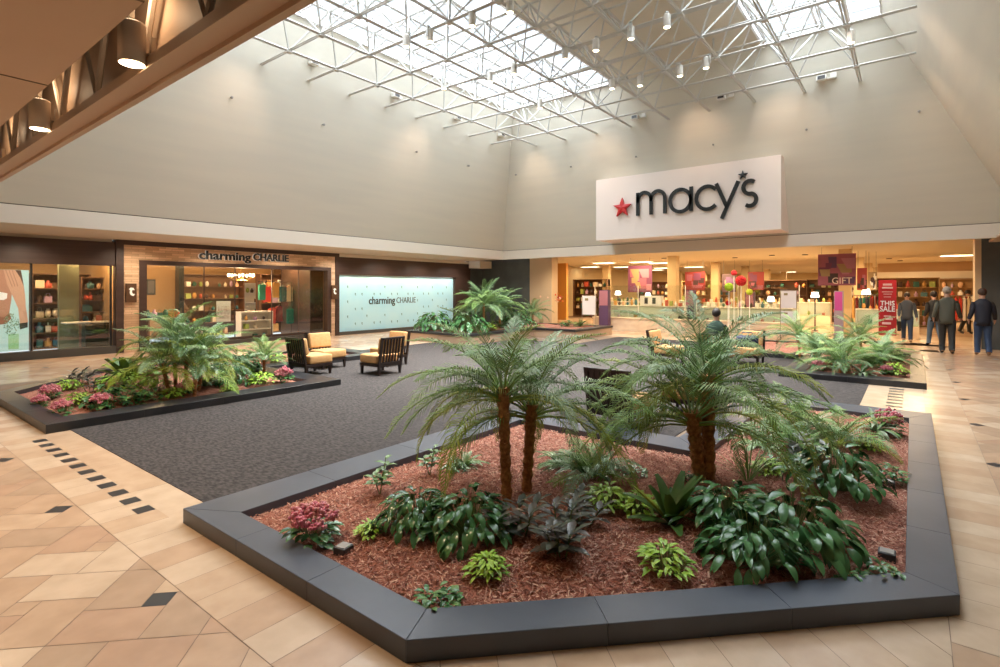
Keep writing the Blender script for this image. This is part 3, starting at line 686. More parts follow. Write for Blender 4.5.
def frond(mb, base, az, L, el, droop, rr, n=30, LL=.2, lw=.010, mi=0, seg=9, vshape=.35, hang=.5, start=.16):
    P = Vector(base); c = Vector((math.cos(az), math.sin(az), 0)); sd = Vector((-math.sin(az), math.cos(az), 0)); pts = [P.copy()]; es = [el]; curl = rr.uniform(-.35, .35)
    for i in range(seg):
        t = (i + 1) / seg; e = el - droop * t ** 1.05; a2 = az + curl * t; cc_ = Vector((math.cos(a2), math.sin(a2), 0))
        P = P + (cc_ * math.cos(e) + Vector((0, 0, math.sin(e)))) * (L / seg); pts.append(P.copy()); es.append(e)
    mb.tube(pts, [.007 * (1 - .8 * i / seg) * L ** .5 + .0012 for i in range(seg + 1)], 4, mi, False)
    for k in range(n):
        t = start + (1 - start) * k / (n - 1); f = t * seg; i = min(seg - 1, int(f)); q = pts[i].lerp(pts[i+1], f - i); d = (pts[i+1] - pts[i]).normalized()
        ll = LL * (math.sin(PI * (.18 + .78 * t)) ** .7) * rr.uniform(.85, 1.1) * (1.0 if t < .9 else .75)
        up = sd.cross(d) * -1 if (sd.cross(d)).z < 0 else sd.cross(d)
        for s_ in (-1, 1):
            dr = (sd * s_ * rr.uniform(.75, 1.0) + d * (.55 + .5 * t) + up * vshape * rr.uniform(.3, 1.2)).normalized()
            a = q; e1 = q + dr * ll * .5; dr2 = (dr + Vector((0, 0, -hang * rr.uniform(.7, 1.3)))).normalized(); e2 = e1 + dr2 * ll * .5
            wv = d.cross(dr).cross(dr).normalized() * lw * .5 if False else (d - dr * d.dot(dr)).normalized() * lw * .5
            o = len(mb.v); mb.v += [tuple(a - wv*.5), tuple(a + wv*.5), tuple(e1 - wv), tuple(e1 + wv), tuple(e2)]
            mb.f += [(o, o+1, o+3, o+2), (o+2, o+3, o+4)]; mb.m += [mi, mi]
def palm(label, loc, stems, nf, L, seed, LL=.2, el=(.15, 1.35), droop=(1.1, 1.9), mats=(L_palm,), trunk_r=.035, n=34, lw=.011, group=None, name='palm', skirt=.2, low=False, avoid=None):
    """stems: list of (dx, dy, height, lean az, lean)"""
    rr = random.Random(seed); t = thing(name, label, 'palm', loc, 0, group)
    for dx, dy, h, la, ln in stems:
        top = Vector((dx + math.cos(la) * ln, dy + math.sin(la) * ln, h))
        if not low:
            k = 16; pts = [Vector((dx, dy, -.03)).lerp(top, i / k) for i in range(k + 1)]; rad = [trunk_r * (1.25 if i == 0 else 1.0 + .13 * (-1) ** i + .25 * (i / k) ** 4) for i in range(k + 1)]
            mb = MB(); mb.tube(pts, rad, 12)
            for i in range(150):                # old leaf-base stubs
                f = rr.random() ** .8; a = i * 2.4; q = Vector((dx, dy, 0)).lerp(top, f) + Vector((math.cos(a), math.sin(a), 0)) * trunk_r * .92
                leaf(mb, q, a, .035, .022, 1.0, .6, 2)
            mb.build('trunk', M_trunk, t)
        m_ = nf // len(stems)
        for i in range(m_):
            f = (i + .5) / m_; e = el[0] + (el[1] - el[0]) * f ** 1.1 + rr.uniform(-.12, .12); az = i * 2.399 + rr.uniform(-.3, .3)
            if avoid is not None and e < 1.0 and abs((az - avoid + PI) % (2*PI) - PI) < .55: az += 1.1 if i % 2 else -1.1
            fl_ = L * rr.uniform(.82, 1.12) * (1 - .18 * (f - .5)); dp = droop[1] + (droop[0] - droop[1]) * f + rr.uniform(-.15, .15)
            mb = MB(); base = top + Vector((math.cos(az) * trunk_r * .6, math.sin(az) * trunk_r * .6, -skirt * (1 - f) * .6))
            frond(mb, base, az, fl_, e, dp, rr, n, LL * rr.uniform(.85, 1.1), lw, 0, 8, .35, .75 + .5 * (1 - f))
            mb.build('frond', mats[min(len(mats) - 1, int((1 - f) * len(mats) * .999))] if rr.random() < .6 else rr.choice(mats), t)
    return t
A1 = G(507, 497, .13); A2 = G(526, 489, .13); Bp = G(709, 478, .13)
pm = (L_palmg, L_palm, L_palm, L_palmy)
palm('tall feathery palm with two slim trunks at the left of the near planter', (A1.x, A1.y, hm(A1.x, A1.y)), [(0, 0, .88, 2.2, .03), (A2.x - A1.x, A2.y - A1.y, .70, 0, .08)], 62, .98, 11, .185, (.3, 1.45), (1.15, 1.85), pm, .040, 44, .0085, avoid=math.atan2(-A1.y, -A1.x))
palm('tall feathery palm with one thick brown trunk at the middle of the near planter', (Bp.x, Bp.y, hm(Bp.x, Bp.y)), [(0, 0, .88, 1.6, .02), (-.07, .05, .58, 2.5, .08)], 60, 1.06, 12, .205, (.3, 1.45), (1.15, 1.85), pm, .054, 46, .0095, avoid=math.atan2(-Bp.y, -Bp.x))
BS = []
def bush(kind, px, py, s, label, key='front', seed=None, name=None, cat='plant', group=None, n=None, z=None):
    base = PL[key][1] + .06; p = G(px, py, base); zz = hm(p.x, p.y, key) - .006
    inner = PL[key][0]
    if not inside((p.x, p.y), inner):
        print('PLANT OUTSIDE', label, p)
    rr = random.Random(seed or int(px * 7 + py)); F = MB(); ST = MB(); FL = MB()
    nm = {'lily': 'peace_lily', 'lime': 'lime_plant', 'croton': 'croton', 'pink': 'pink_kalanchoe', 'sago': 'bird_nest_fern', 'ivy': 'low_leafy_plant', 'grass': 'grass_tuft', 'fern': 'fern', 'dracaena': 'young_shrub', 'strap': 'spider_plant'}[kind]
    t = thing(name or nm, label, cat, (p.x, p.y, zz), 0, group)
    m = {'lily': L_lily, 'lime': L_lime, 'croton': L_croton, 'pink': L_lily, 'sago': L_sago, 'ivy': L_lily, 'grass': L_palm, 'fern': L_mid, 'dracaena': L_mid, 'strap': L_pale}[kind]; mats = [m]
    if kind == 'lily':
        for i in range(n or 150):
            f = rr.random() ** .55; az = i * 2.399; r0 = .12 * s * f; hgt = s * (.30 - .22 * f * f) * rr.uniform(.7, 1.12); out = s * (.03 + .27 * f)
            a = Vector((math.cos(az) * r0 * .5, math.sin(az) * r0 * .5, 0)); b_ = Vector((math.cos(az) * out, math.sin(az) * out, hgt))
            stalk(ST, a, b_, .003); leaf(F, b_, az + rr.uniform(-.5, .5), s * rr.uniform(.11, .165), s * rr.uniform(.042, .058), rr.uniform(.1, .7) - f * .4, rr.uniform(.8, 1.6), 5, 0, lambda q: math.sin(PI * min(1, .05 + q * .95)) ** .8, .22, rr.uniform(-.3, .3))
    elif kind == 'lime':
        for i in range(n or 110):
            f = rr.random() ** .55; az = i * 2.399; out = s * .13 * f; h = s * (.14 - .09 * f * f) * rr.uniform(.7, 1.1)
            a = Vector((math.cos(az) * out * .4, math.sin(az) * out * .4, 0)); b_ = Vector((math.cos(az) * out, math.sin(az) * out, h)); stalk(ST, a, b_, .002)
            leaf(F, b_, az + rr.uniform(-.6, .6), s * rr.uniform(.05, .08), s * .027, rr.uniform(.1, .7), rr.uniform(.4, 1.2), 3, 0, None, .3)
    elif kind == 'croton':
        for k in range(n or 5):
            a0 = k * 2.1 + rr.random(); rad = s * (.03 + .13 * rr.random()); h = s * rr.uniform(.13, .3); a = Vector((math.cos(a0) * rad * .5, math.sin(a0) * rad * .5, 0)); b_ = Vector((math.cos(a0) * rad * 1.5, math.sin(a0) * rad * 1.5, h)); stalk(ST, a, b_, .005)
            for i in range(11):
                f = i / 11; q = a.lerp(b_, .35 + .65 * f); leaf(F, q, i * 2.399, s * rr.uniform(.13, .17), s * .062, .1 + f * .9, .5, 3, 0, lambda t_: math.sin(PI * min(1, .04 + t_ ** 1.3 * .93)) ** .8, .2)
    elif kind == 'pink':
        for i in range(n or 40):
            f = rr.random() ** .5; az = i * 2.399; out = s * .11 * f; h = s * rr.uniform(.02, .12); b_ = Vector((math.cos(az) * out, math.sin(az) * out, h)); leaf(F, b_, az, s * .08, s * .05, .3, .7, 3)
        for i in range(44):
            f = rr.random() ** .5; az = i * 2.399; out = s * .12 * f; h = s * (.24 - .08 * f) * rr.uniform(.8, 1.1); c_ = Vector((math.cos(az) * out, math.sin(az) * out, h)); stalk(ST, c_ * .3, c_, .002)
            for q in range(9):
                d = Vector((rr.gauss(0, 1), rr.gauss(0, 1), rr.gauss(0, .6))) * .014 * s; FL.ball(tuple(c_ + d), .0115 * s, 3, rr.choice((0, 1)))
    elif kind == 'sago':
        for i in range(n or 16):
            az = i * 2.399; leaf(F, (0, 0, 0), az, s * rr.uniform(.28, .42), s * .085, rr.uniform(.5, 1.4), rr.uniform(.1, .7), 6, 1 if i > 12 else 0, lambda t_: (.35 + .65 * math.sin(PI * min(1, .1 + t_ * .9))), .5)
        mats = [m, L_yel]
    elif kind == 'ivy':
        for i in range(n or 80):
            az = rr.uniform(0, 6.28); ff = rr.random() ** .5; out = s * .14 * ff; h = s * rr.uniform(.01, .14) * (1.1 - .6 * ff); leaf(F, (math.cos(az) * out, math.sin(az) * out, h), rr.uniform(0, 6.28), s * rr.uniform(.05, .085), s * .036, rr.uniform(0, .9), .8, 3, rr.choice((0, 0, 1)))
        mats = [m, L_mid]; ST.tube([(0, 0, 0), (0, 0, .05 * s)], .004, 4)
    elif kind == 'grass':
        for i in range(n or 45):
            az = i * 2.399; leaf(F, (math.cos(az) * .012, math.sin(az) * .012, 0), az, s * rr.uniform(.25, .5), .008 * s, rr.uniform(.9, 1.5), rr.uniform(.3, 1.1), 4)
    elif kind == 'fern':
        for i in range(n or 18):
            frond(F, (0, 0, .01), i * 2.399, s * rr.uniform(.24, .36), rr.uniform(.5, 1.3), rr.uniform(.9, 1.6), rr, 18, s * .055, .010 * s, 0, 6, .1, .2, .08)
    elif kind == 'dracaena':
        for k in range(n or 3):
            a0 = k * 2.2; b_ = Vector((math.cos(a0) * .06 * s, math.sin(a0) * .06 * s, s * rr.uniform(.15, .3))); stalk(ST, (0, 0, 0), b_, .006)
            for i in range(9): leaf(F, b_ * (.45 + .55 * i / 9), i * 2.399, s * .11, s * .045, .5, .7, 3)
    elif kind == 'strap':
        for i in range(n or 26): leaf(F, (0, 0, .01), i * 2.399, s * rr.uniform(.2, .34), s * .034, rr.uniform(.5, 1.3), rr.uniform(.8, 1.6), 5, rr.choice((0, 1)))
        mats = [m, L_mid]
    F.build('foliage', mats, t, True)
    if ST.v: ST.build('stem', M_stem, t)
    if FL.v: FL.build('blossom', [L_fl, L_flp], t)
    return t
for a in (
 ('pink', 312, 537, 1.15, 'pink flowering plant alone in the left corner of the near planter'),
 ('lily', 416, 530, .78, 'dark glossy peace lily clump left of the palm trunks, the leftmost one'),
 ('lily', 468, 537, .92, 'dark glossy peace lily clump directly left of the slim palm trunks'),
 ('lime', 370, 537, .62, 'tiny yellow-green plant alone on the mulch left of the peace lilies'),
 ('lime', 487, 572, .8, 'lime green plant in front of the left peace lilies'),
 ('ivy', 440, 598, .85, 'low dark leafy clump against the front curb below the lime plants'),
 ('croton', 522, 541, .92, 'glossy purple-black croton nearest the slim palm trunks'),
 ('croton', 563, 560, .92, 'glossy purple-black croton closest to the front curb'),
 ('croton', 583, 527, .78, 'silvery dark croton at the right of the croton group'),
 ('lime', 607, 506, 1.15, 'lime green plant behind the crotons'),
 ('lime', 640, 511, 1.05, 'yellow-green spreading plant left of the dark fern'),
 ('sago', 672, 527, 1.0, 'dark green upright bird nest fern in the middle of the mulch'),
 ('lime', 665, 567, 1.0, 'round lime green plant in front of the dark fern'),
 ('lily', 728, 533, 1.02, 'left half of the big dark peace lily mass in front of the thick palm'),
 ('lily', 790, 545, 1.12, 'right half of the big dark peace lily mass in front of the thick palm'),
 ('lily', 752, 560, .9, 'front lobe of the big dark peace lily mass'),
 ('lily', 835, 492, 1.08, 'round dark peace lily clump behind the big mass, towards the right curb'),
 ('pink', 888, 430, 1.15, 'pink flowering plant in the far right corner of the near planter'),
 ('ivy', 888, 476, 1.1, 'low dark sprawling plant near the right curb'),
 ('ivy', 882, 572, .85, 'low dark clump in the bottom right corner of the near planter'),
 ('ivy', 853, 577, .7, 'sparse small leaves along the front curb near the right corner'),
 ('lime', 768, 473, 1.0, 'lime green plant right of the thick palm trunk'),
 ('lime', 868, 449, 1.0, 'lime green plant behind the round peace lily clump'),
 ('strap', 876, 432, 1.3, 'pale spider plant next to the far pink flowers'),
 ('strap', 828, 440, 1.3, 'pale green spider plant behind the round peace lily'),
 ('fern', 466, 468, .75, 'small bright fern left of the slim palm trunks'),
 ('ivy', 456, 474, .8, 'white-tipped leafy sprig by the inner curb left of the palms'),
 ('dracaena', 380, 494, 1.0, 'twiggy young shrub with red stem by the inner curb'),
 ('dracaena', 430, 478, .9, 'thin young shrub with pale leaves by the inner curb'),
 ('ivy', 634, 474, .85, 'small dark sprig with pale leaves on the mulch left of the thick palm'),
 ('strap', 603, 470, 1.1, 'pale tipped spider plant at the inner corner of the curb'),
 ('fern', 585, 478, 1.2, 'drooping green fern right of the slim palm trunks'),
 ('fern', 560, 467, 1.0, 'yellowish fern between the two tall palms'),
 ('grass', 748, 482, 1.15, 'stiff grassy tuft just right of the thick palm trunk'),
 ('fern', 797, 455, 1.5, 'bright green fern mass behind the lime plant right of the thick palm'),
 ('ivy', 785, 470, 1.1, 'grey-green low plant beside the lime plant right of the thick palm'),
 ('croton', 803, 462, .8, 'small dark croton among the ferns right of the thick palm'),
 ('fern', 762, 446, 1.3, 'pale fern tucked against the inner curb right of the thick palm'),
 ('ivy', 690, 486, .6, 'little pale leaved sprig at the foot of the thick palm'),
 ('lime', 500, 520, .5, 'small yellowing shoot at the foot of the slim palm trunks')):
    bush(*a)
for px, py, s_, lab, nf in ((838, 446, .62, 'low palm without trunk at the right rear of the near planter', 16), (800, 436, .72, 'low palm without trunk right behind the thick trunk palm', 18), (770, 428, .6, 'low palm without trunk beside the inner curb notch', 14), (590, 480, .5, 'low palm without trunk between the two tall palms', 12)):
    p = G(px, py, .12); palm(lab, (p.x, p.y, .08), [(0, 0, .06, 0, 0)], nf, s_, int(px), .16, (.5, 1.45), (1.0, 1.7), (L_palm, L_palmg, L_palmy), .02, 28, .009, None, 'low_palm', 0, True)
# left planter
pL = G(186, 392, .12)
palm('bushy many-stemmed palm in the left planter before the stone-clad shop', (pL.x, pL.y, .1), [(0, 0, .66, 1, .05), (.22, .1, .55, 0, .1), (-.2, .08, .5, 3, .1), (.05, -.18, .42, 4.5, .08), (-.05, .25, .85, 1.5, .06)], 95, .86, 21, .21, (.45, 1.45), (1.0, 1.6), (L_palmg, L_palm, L_palmd, L_palmy), .026, 38, .0095)
p = G(264, 371, .12); palm('small feathery palm at the right end of the left planter', (p.x, p.y, .1), [(0, 0, .3, 1, .03)], 26, .60, 22, .17, (.5, 1.4), (.8, 1.4), (L_palm, L_palmg), .02, 30, .008, None, 'small_palm')
for a in (
 ('pink', 40, 404, .8, 'dark leaved pink flowers in the left tip of the left planter'), ('pink', 50, 398, 1.0, 'pink flowers beside the far curb of the left planter'), ('pink', 62, 412, .9, 'low pink flowers near the front corner of the left planter'),
 ('lime', 68, 390, 1.2, 'lime green plant leftmost in the left planter'), ('lime', 77, 403, 1.2, 'lime green plant between pink flowers in the left planter'), ('croton', 92, 393, 1.0, 'dark purple croton in the left planter'),
 ('croton', 83, 386, .9, 'reddish croton behind the lime plants of the left planter'), ('pink', 101, 408, 1.0, 'bright pink flowers at the front edge of the left planter'), ('ivy', 114, 404, 2.3, 'grey-green leafy mound in the left planter'),
 ('lime', 123, 392, 2.3, 'big lime green clump in the middle of the left planter'), ('lime', 155, 393, 1.8, 'lime green clump just left of the bushy palm'), ('sago', 128, 385, 1.8, 'dark upright fern at the rear of the left planter'), ('fern', 146, 377, 2.2, 'dark fern at the rear curb of the left planter'),
 ('ivy', 142, 402, 1.8, 'pale leafy mound at the front edge below the bushy palm'), ('lime', 172, 397, 1.1, 'small lime plant under the bushy palm'), ('pink', 187, 394, 1.0, 'small pink flowers under the bushy palm'), ('strap', 205, 388, 1.8, 'pale spider plant right of the bushy palm'),
 ('strap', 220, 382, 1.9, 'second pale spider plant right of the bushy palm'), ('lily', 236, 384, 1.0, 'dark peace lily at the inner corner of the left planter'), ('lime', 229, 390, .9, 'small lime plant by the front curb of the left planter'),
 ('lime', 262, 384, 1.5, 'lime green plant beside the pink flowers at the planter arm'), ('pink', 284, 381.5, 1.2, 'bright pink flowers at the right tip of the left planter'), ('fern', 212, 373, 2.2, 'fern behind the bushy palm near the shop'),
 ('lily', 240, 371, 1.2, 'dark lily at the rear of the left planter arm'), ('lime', 274, 362, 1.6, 'lime green plant behind the left pair of chairs'), ('ivy', 250, 365, 2.0, 'low green plant at the rear of the left planter arm')):
    bush(*a[:4], a[4], 'left')
# right planter
for px, py, s_, nf, lab, st in ((848, 370, .85, 44, 'wide bushy palm in the right planter, the centre one', [(0, 0, .25, 1, .05), (.3, .2, .3, 0, .1), (-.25, .1, .2, 3, .1)]), (885, 366, .62, 26, 'bushy palm in the right planter below the red banner', [(0, 0, .3, 1, .05), (.2, .1, .2, 0, .1)]),
   (818, 362, .66, 24, 'bushy palm at the left end of the right planter', [(0, 0, .25, 1, .05)]), (800, 356, .9, 22, 'yellow-green palm behind the left end of the right planter', [(0, 0, .55, 1, .05)]), (862, 358, .9, 26, 'tall palm at the rear of the right planter', [(0, 0, .5, 1, .05)])):
    p = G(px, py, .12); palm(lab, (p.x, p.y, .09), st, int(nf * 1.15), s_, int(px), .19, (.45, 1.45), (.9, 1.5), (L_palmg, L_palm, L_palmd), .025, 34, .0095, None, 'bushy_palm')
for a in (('pink', 819, 369.5, 1.0, 'pink flowers at the left end of the right planter'), ('lime', 833, 369, 1.5, 'lime green plant beside the left pink flowers of the right planter'), ('pink', 886, 375, .8, 'pink flowers near the tiled corner of the right planter'), ('lime', 894, 374, 1.5, 'lime green plant near the corner of the right planter'),
          ('pink', 904, 374.5, .7, 'pink flowers in the very corner of the right planter'), ('strap', 862, 374, 1.6, 'pale spider plant at the front of the right planter'), ('fern', 872, 368, 2.4, 'feathery fern in the middle of the right planter'), ('fern', 898, 362, 2.0, 'brownish fern at the right curb of the right planter')):
    bush(*a[:4], a[4], 'right')
# far raised planter
for px, py, s_, nf, hh_, lab in ((487, 331, 1.25, 34, .95, 'tall palm with arching grey fronds in the raised far planter'), (512, 330, 1.1, 28, .8, 'palm with yellow-green fronds at the centre of the raised far planter'), (455, 326, .9, 24, .8, 'shorter palm at the left of the raised far planter'), (533, 324, .9, 22, .5, 'palm at the right of the raised far planter')):
    p = G(px, py, .32); q = Vector((min(max(p.x, 13.1), 18.3), min(max(p.y, 11.6), 13.0), .3)); palm(lab, q, [(0, 0, hh_, 1, .05)], int(nf * 1.1), s_, int(px), .27, (.3, 1.45), (.9, 1.6), (L_palmg, L_palm, L_palmd), .035, 34, .013, None, 'tall_palm')
for k, (x, y, kd, lab) in enumerate(((13.1, 13.0, 'lily', 'leafy plant at the left tip of the raised planter'), (13.2, 12.2, 'ivy', 'low pale-leaved plant at the left rim of the raised planter'), (13.3, 11.6, 'lily', 'dark leafy plant at the near corner of the raised planter'), (14.2, 11.5, 'lime', 'lime green plant along the near rim of the raised planter'),
     (15.0, 11.6, 'fern', 'fern along the near rim of the raised planter'), (16.0, 11.6, 'lily', 'dark lily towards the right of the raised planter'), (17.2, 10.2, 'ivy', 'low plant in the right arm of the raised planter'), (17.9, 10.0, 'fern', 'fern at the right tip of the raised planter'))):
    d = x * CA + y * SA; l = x * SA - y * CA; px = 500 + l / d * FPX; py = HY + (HC - .34) / d * FPX; bush(kd, px, py, 2.0, lab, 'back', seed=50 + k)
# ------------------------------------------------------------------ lounge chairs
def make_chair(label, loc, rz, group):
    t = thing('lounge_chair', label, 'chair', loc, rz, group)     # faces +x, origin on the floor at the seat centre
    for sx in (-1, 1):
        for sy in (-1, 1):
            b = MB(); x, y = sx * .27, sy * .27; w0, w1 = .018, .030
            b.add([(x-w0, y-w0, 0), (x+w0, y-w0, 0), (x+w0, y+w0, 0), (x-w0, y+w0, 0), (x-w1, y-w1, .19), (x+w1, y-w1, .19), (x+w1, y+w1, .19), (x-w1, y+w1, .19)], [(3, 2, 1, 0), (4, 5, 6, 7), (0, 1, 5, 4), (1, 2, 6, 5), (2, 3, 7, 6), (3, 0, 4, 7)]); b.build('leg', M_wood, t)
    MB().cbox((-.30, -.305, .17), (.31, .305, .225), .006).build('seat_frame', M_wood, t)
    MB().cbox((-.20, -.295, .227), (.32, .295, .40), .035).build('seat_cushion', M_cushion, t, True)
    rk = Matrix.Translation((-.285, 0, .20)) @ Matrix.Rotation(-.16, 4, 'Y')
    b = MB(); b.cbox((-.022, -.305, 0), (.022, -.255, .57), .004); b.cbox((-.022, .255, 0), (.022, .305, .57), .004); b.cbox((-.022, -.305, .53), (.022, .305, .57), .004); b.cbox((-.02, -.255, .02), (.02, .255, .06), .003); bf = b.xf(rk).build('back_frame', M_wood, t)
    for k in range(6):
        y = -.19 + k * .076; MB().box((-.014, y - .013, .05), (.010, y + .013, .54)).xf(rk).build('back_slat', M_wood, bf)
    MB().cbox((.024, -.27, .21), (.125, .27, .545), .035).xf(rk).build('back_cushion', M_cushion, t, True)
    return t
gC = None
ch0 = make_chair('dark slatted lounge chair with its back to the left planter', (6.25, 9.75, .006), 0, 'lounge chairs of the left group')
for x, y, r_, lab, gp in ((7.0, 10.3, -PI/2, 'lounge chair facing the camera in front of the brick pillar', 'lounge chairs of the left group'), (7.19, 8.68, PI/2, 'lounge chair seen from behind with light between its slats', 'lounge chairs of the left group'), (8.1, 9.5, PI, 'lounge chair at the right rear of the left group, half hidden', 'lounge chairs of the left group'),
      (6.25, 2.92, 0, 'dark-backed lounge chair just behind the slim-trunk palm', 'lounge chairs of the near notch'), (7.5, 2.45, PI/2, 'dark-backed lounge chair just behind the thick-trunk palm', 'lounge chairs of the near notch'), 
      (12.4, 4.6, -PI/2, 'tan lounge chair facing the camera before the low marble counter', 'lounge chairs of the far right group'), (13.3, 3.02, PI, 'tan lounge chair with a navy bag on it behind the palms', 'lounge chairs of the far right group'), (12.35, 3.42, 0, 'lounge chair with the seated person', 'lounge chairs of the far right group')):
    c9 = dup(ch0, (x, y, .006), r_, lab, gp)
    if 'notch' in gp: MB().box((-.012, -.255, .03), (.006, .255, .54)).xf(Matrix.Translation((-.268, 0, .20)) @ Matrix.Rotation(-.16, 4, 'Y')).build('back_panel', M_wood, c9)  # dark sheet added between slats and cushion, so the backs look solid
bag = thing('bag', 'navy blue soft bag lying on the tan lounge chair', 'bag', (13.25, 3.02, .405), .2)
b = MB(); b.cbox((-.16, -.24, 0), (.14, .24, .26), .07); b.build('body', mat('navy_cloth', (.015, .02, .06), .6), bag, True)
MB().tube([(.0, -.12, .25), (0, -.10, .33), (0, .10, .33), (0, .12, .25)], .012, 6).build('strap', mat('navy_strap', (.03, .045, .10), .5), bag)

# ------------------------------------------------------------------ people
def skinned(name, verts, edges, radii, m, parent, root=0, sub=1):
    me = bpy.data.meshes.new(name); me.from_pydata(verts, edges, []); me.materials.append(m)
    o = bpy.data.objects.new(name, me); C.objects.link(o); o.parent = parent
    md = o.modifiers.new('skin', 'SKIN'); md.use_smooth_shade = True
    if not me.skin_vertices: 
        bm = bmesh.new(); bm.from_mesh(me); bm.verts.layers.skin.verify(); bm.to_mesh(me); bm.free()
    for i, sv in enumerate(me.skin_vertices[0].data):
        r_ = radii[i]; sv.radius = r_ if isinstance(r_, tuple) else (r_, r_); sv.use_root = (i == root)
    s = o.modifiers.new('sub', 'SUBSURF'); s.levels = sub; s.render_levels = sub
    return o
M_skin = mat('skin', (.50, .28, .19), .55); M_shoe = mat('shoe', (.30, .20, .13), .6); M_shoed = mat('dark_shoe', (.03, .025, .022), .5)
def person(label, loc, rz, H, top, trouser, hair, shoe=M_shoed, stride=.22, arms=((.10, -.05), (-.12, -.05)), bend=(.2, .2), lean=.03, sit=False, bulk=1.0, hold=None, hat=None):
    t = thing('person', label, 'person', loc, rz); k = H / 1.75; V = []; E_ = []; Rd = []
    def v(x, y, z, r_): V.append((x*k, y*k, z*k)); Rd.append(tuple(q*k for q in r_) if isinstance(r_, tuple) else r_*k); return len(V) - 1
    def e(*ix):
        for a, b in zip(ix, ix[1:]): E_.append((a, b))
    hz = .93 if not sit else .52
    pel = v(0, 0, hz, .10); ch = v(lean, 0, hz + .22, .10); cs = v(lean * 2, 0, hz + .42, .10); nk = v(lean * 2.5, 0, hz + .56, .055); hd0 = v(lean * 3 + .01, 0, hz + .64, .065); hd = v(lean * 3 + .02, 0, hz + .72, (.083, .075)); hd2 = v(lean * 3 + .01, 0, hz + .79, .06)
    e(pel, ch, cs, nk, hd0, hd, hd2); nose = v(lean * 3 + .115, 0, hz + .70, .012); e(hd, nose)
    for s in (-1, 1): ear = v(lean * 3 + .01, s * .085, hz + .70, .012); e(hd, ear)
    legs = []; wr = []
    for n_, s in enumerate((-1, 1)):
        hp = v(0, s * .09, hz - .06, .09)
        if sit: kn = v(.40, s * .12, hz - .04, .065); an = v(.44, s * .13, .08, .042); to = v(.58, s * .14, .035, .036)
        else:
            f = stride * s; kn = v(f * .45 + .04, s * .095, .49, .06); an = v(f - (.05 if f < 0 else 0), s * .10, .085 + (.03 if f < 0 else 0), .04); to = v(f + .13, s * .11, .035, .034)
        e(pel, hp, kn, an, to); legs.append((hp, kn, an, to))
        sh = v(lean * 2, s * .175, hz + .45, .05); ax, ay = arms[n_]; el_ = v(lean + ax * .5, s * (.225 - ay * .2), hz + .19, .042)
        w_ = v(lean + ax + bend[n_] * .55, s * (.225 - ay), hz - .06 + bend[n_] * .5, .028); pm_ = v(lean + ax + bend[n_] * .75, s * (.225 - ay), hz - .13 + bend[n_] * .5, .030)
        e(cs, sh, el_, w_, pm_); wr.append((sh, el_, w_, pm_))
        px_, pz_ = V[pm_][0] / k, V[pm_][2] / k
        for q in range(4): f1 = v(px_ + .012 * (q - 1.5), s * (.225 - ay), pz_ - .05, .009); f2 = v(px_ + .012 * (q - 1.5) + .015, s * (.215 - ay), pz_ - .085 + .006 * abs(q - 1.5), .007); e(pm_, f1, f2)
        th = v(px_ + .045, s * (.215 - ay), pz_ - .01, .009); e(pm_, th)
    skinned('body', V, E_, Rd, M_skin, t)
    def sub(name, chain_sets, infl, m):
        vs = []; es = []; rs = []; mp_ = {}
        for ch_ in chain_sets:
            prev = None
            for i in ch_:
                if i not in mp_:
                    mp_[i] = len(vs); vs.append(V[i]); rs.append(tuple(q + infl*k for q in Rd[i]) if isinstance(Rd[i], tuple) else Rd[i] + infl*k)
                if prev is not None: es.append((prev, mp_[i]))
                prev = mp_[i]
        return skinned(name, vs, es, rs, m, t)
    jb = MB(); bk = .5 + .5 * bulk; NR = 16
    def loft(mb, rings):
        vs = []; fs = []
        for (x, y, z, rx, ry) in rings: vs += [((x + rx*math.cos(2*PI*q/NR))*k, (y + ry*math.sin(2*PI*q/NR))*k, z*k) for q in range(NR)]
        for i in range(len(rings) - 1):
            for q in range(NR): fs.append((i*NR + q, i*NR + (q+1) % NR, (i+1)*NR + (q+1) % NR, (i+1)*NR + q))
        fs += [tuple(range(NR - 1, -1, -1)), tuple((len(rings)-1)*NR + q for q in range(NR))]; mb.add(vs, fs)
    lo = hz - (.13 if not sit else .02)
    loft(jb, [(0, 0, lo, .14*bk, .17*bk), (0, 0, hz, .135*bk, .165*bk), (lean, 0, hz + .2, .13*bk, .165*bk), (lean*2, 0, hz + .38, .13*bk, .19*bk), (lean*2, 0, hz + .47, .11*bk, .18*bk), (lean*2.3, 0, hz + .53, .085, .12), (lean*2.5, 0, hz + .57, .065, .07)])
    for sh, el_, w_, pm_ in wr:
        a, b_, c_ = Vector(V[sh]), Vector(V[el_]), Vector(V[w_]); jb.tube([a + Vector((0, 0, .02*k)), a.lerp(b_, .3), b_, b_.lerp(c_, .5), c_], [.045*k, .066*k*bk, .054*k*bk, .05*k*bk, .042*k*bk], 10)
    jb.build('jacket', top, t, True)
    tb_ = MB(); loft(tb_, [(0, 0, hz - .12, .115, .165), (0, 0, hz - .02, .125, .17), (0, 0, hz + .06, .12, .16)])
    for l in legs:
        a, b_, c_ = Vector(V[l[0]]), Vector(V[l[1]]), Vector(V[l[2]]); tb_.tube([a + Vector((0, 0, .06*k)), a, a.lerp(b_, .5), b_, b_.lerp(c_, .5), c_], [.08*k, .10*k, .09*k, .075*k, .068*k, .062*k], 10)
    tb_.build('trousers', trouser, t, True)
    for l in legs: sub('shoe', [(l[2], l[3])], .014, shoe)
    hb_ = MB(); c_ = Vector(V[hd]); hb_.ball((c_.x - .012*k, c_.y, c_.z + .028*k), .108 * k, 10, 0, (1, .9, 1.02)); hb_.build('hair' if not hat else 'cap', hair, t, True)
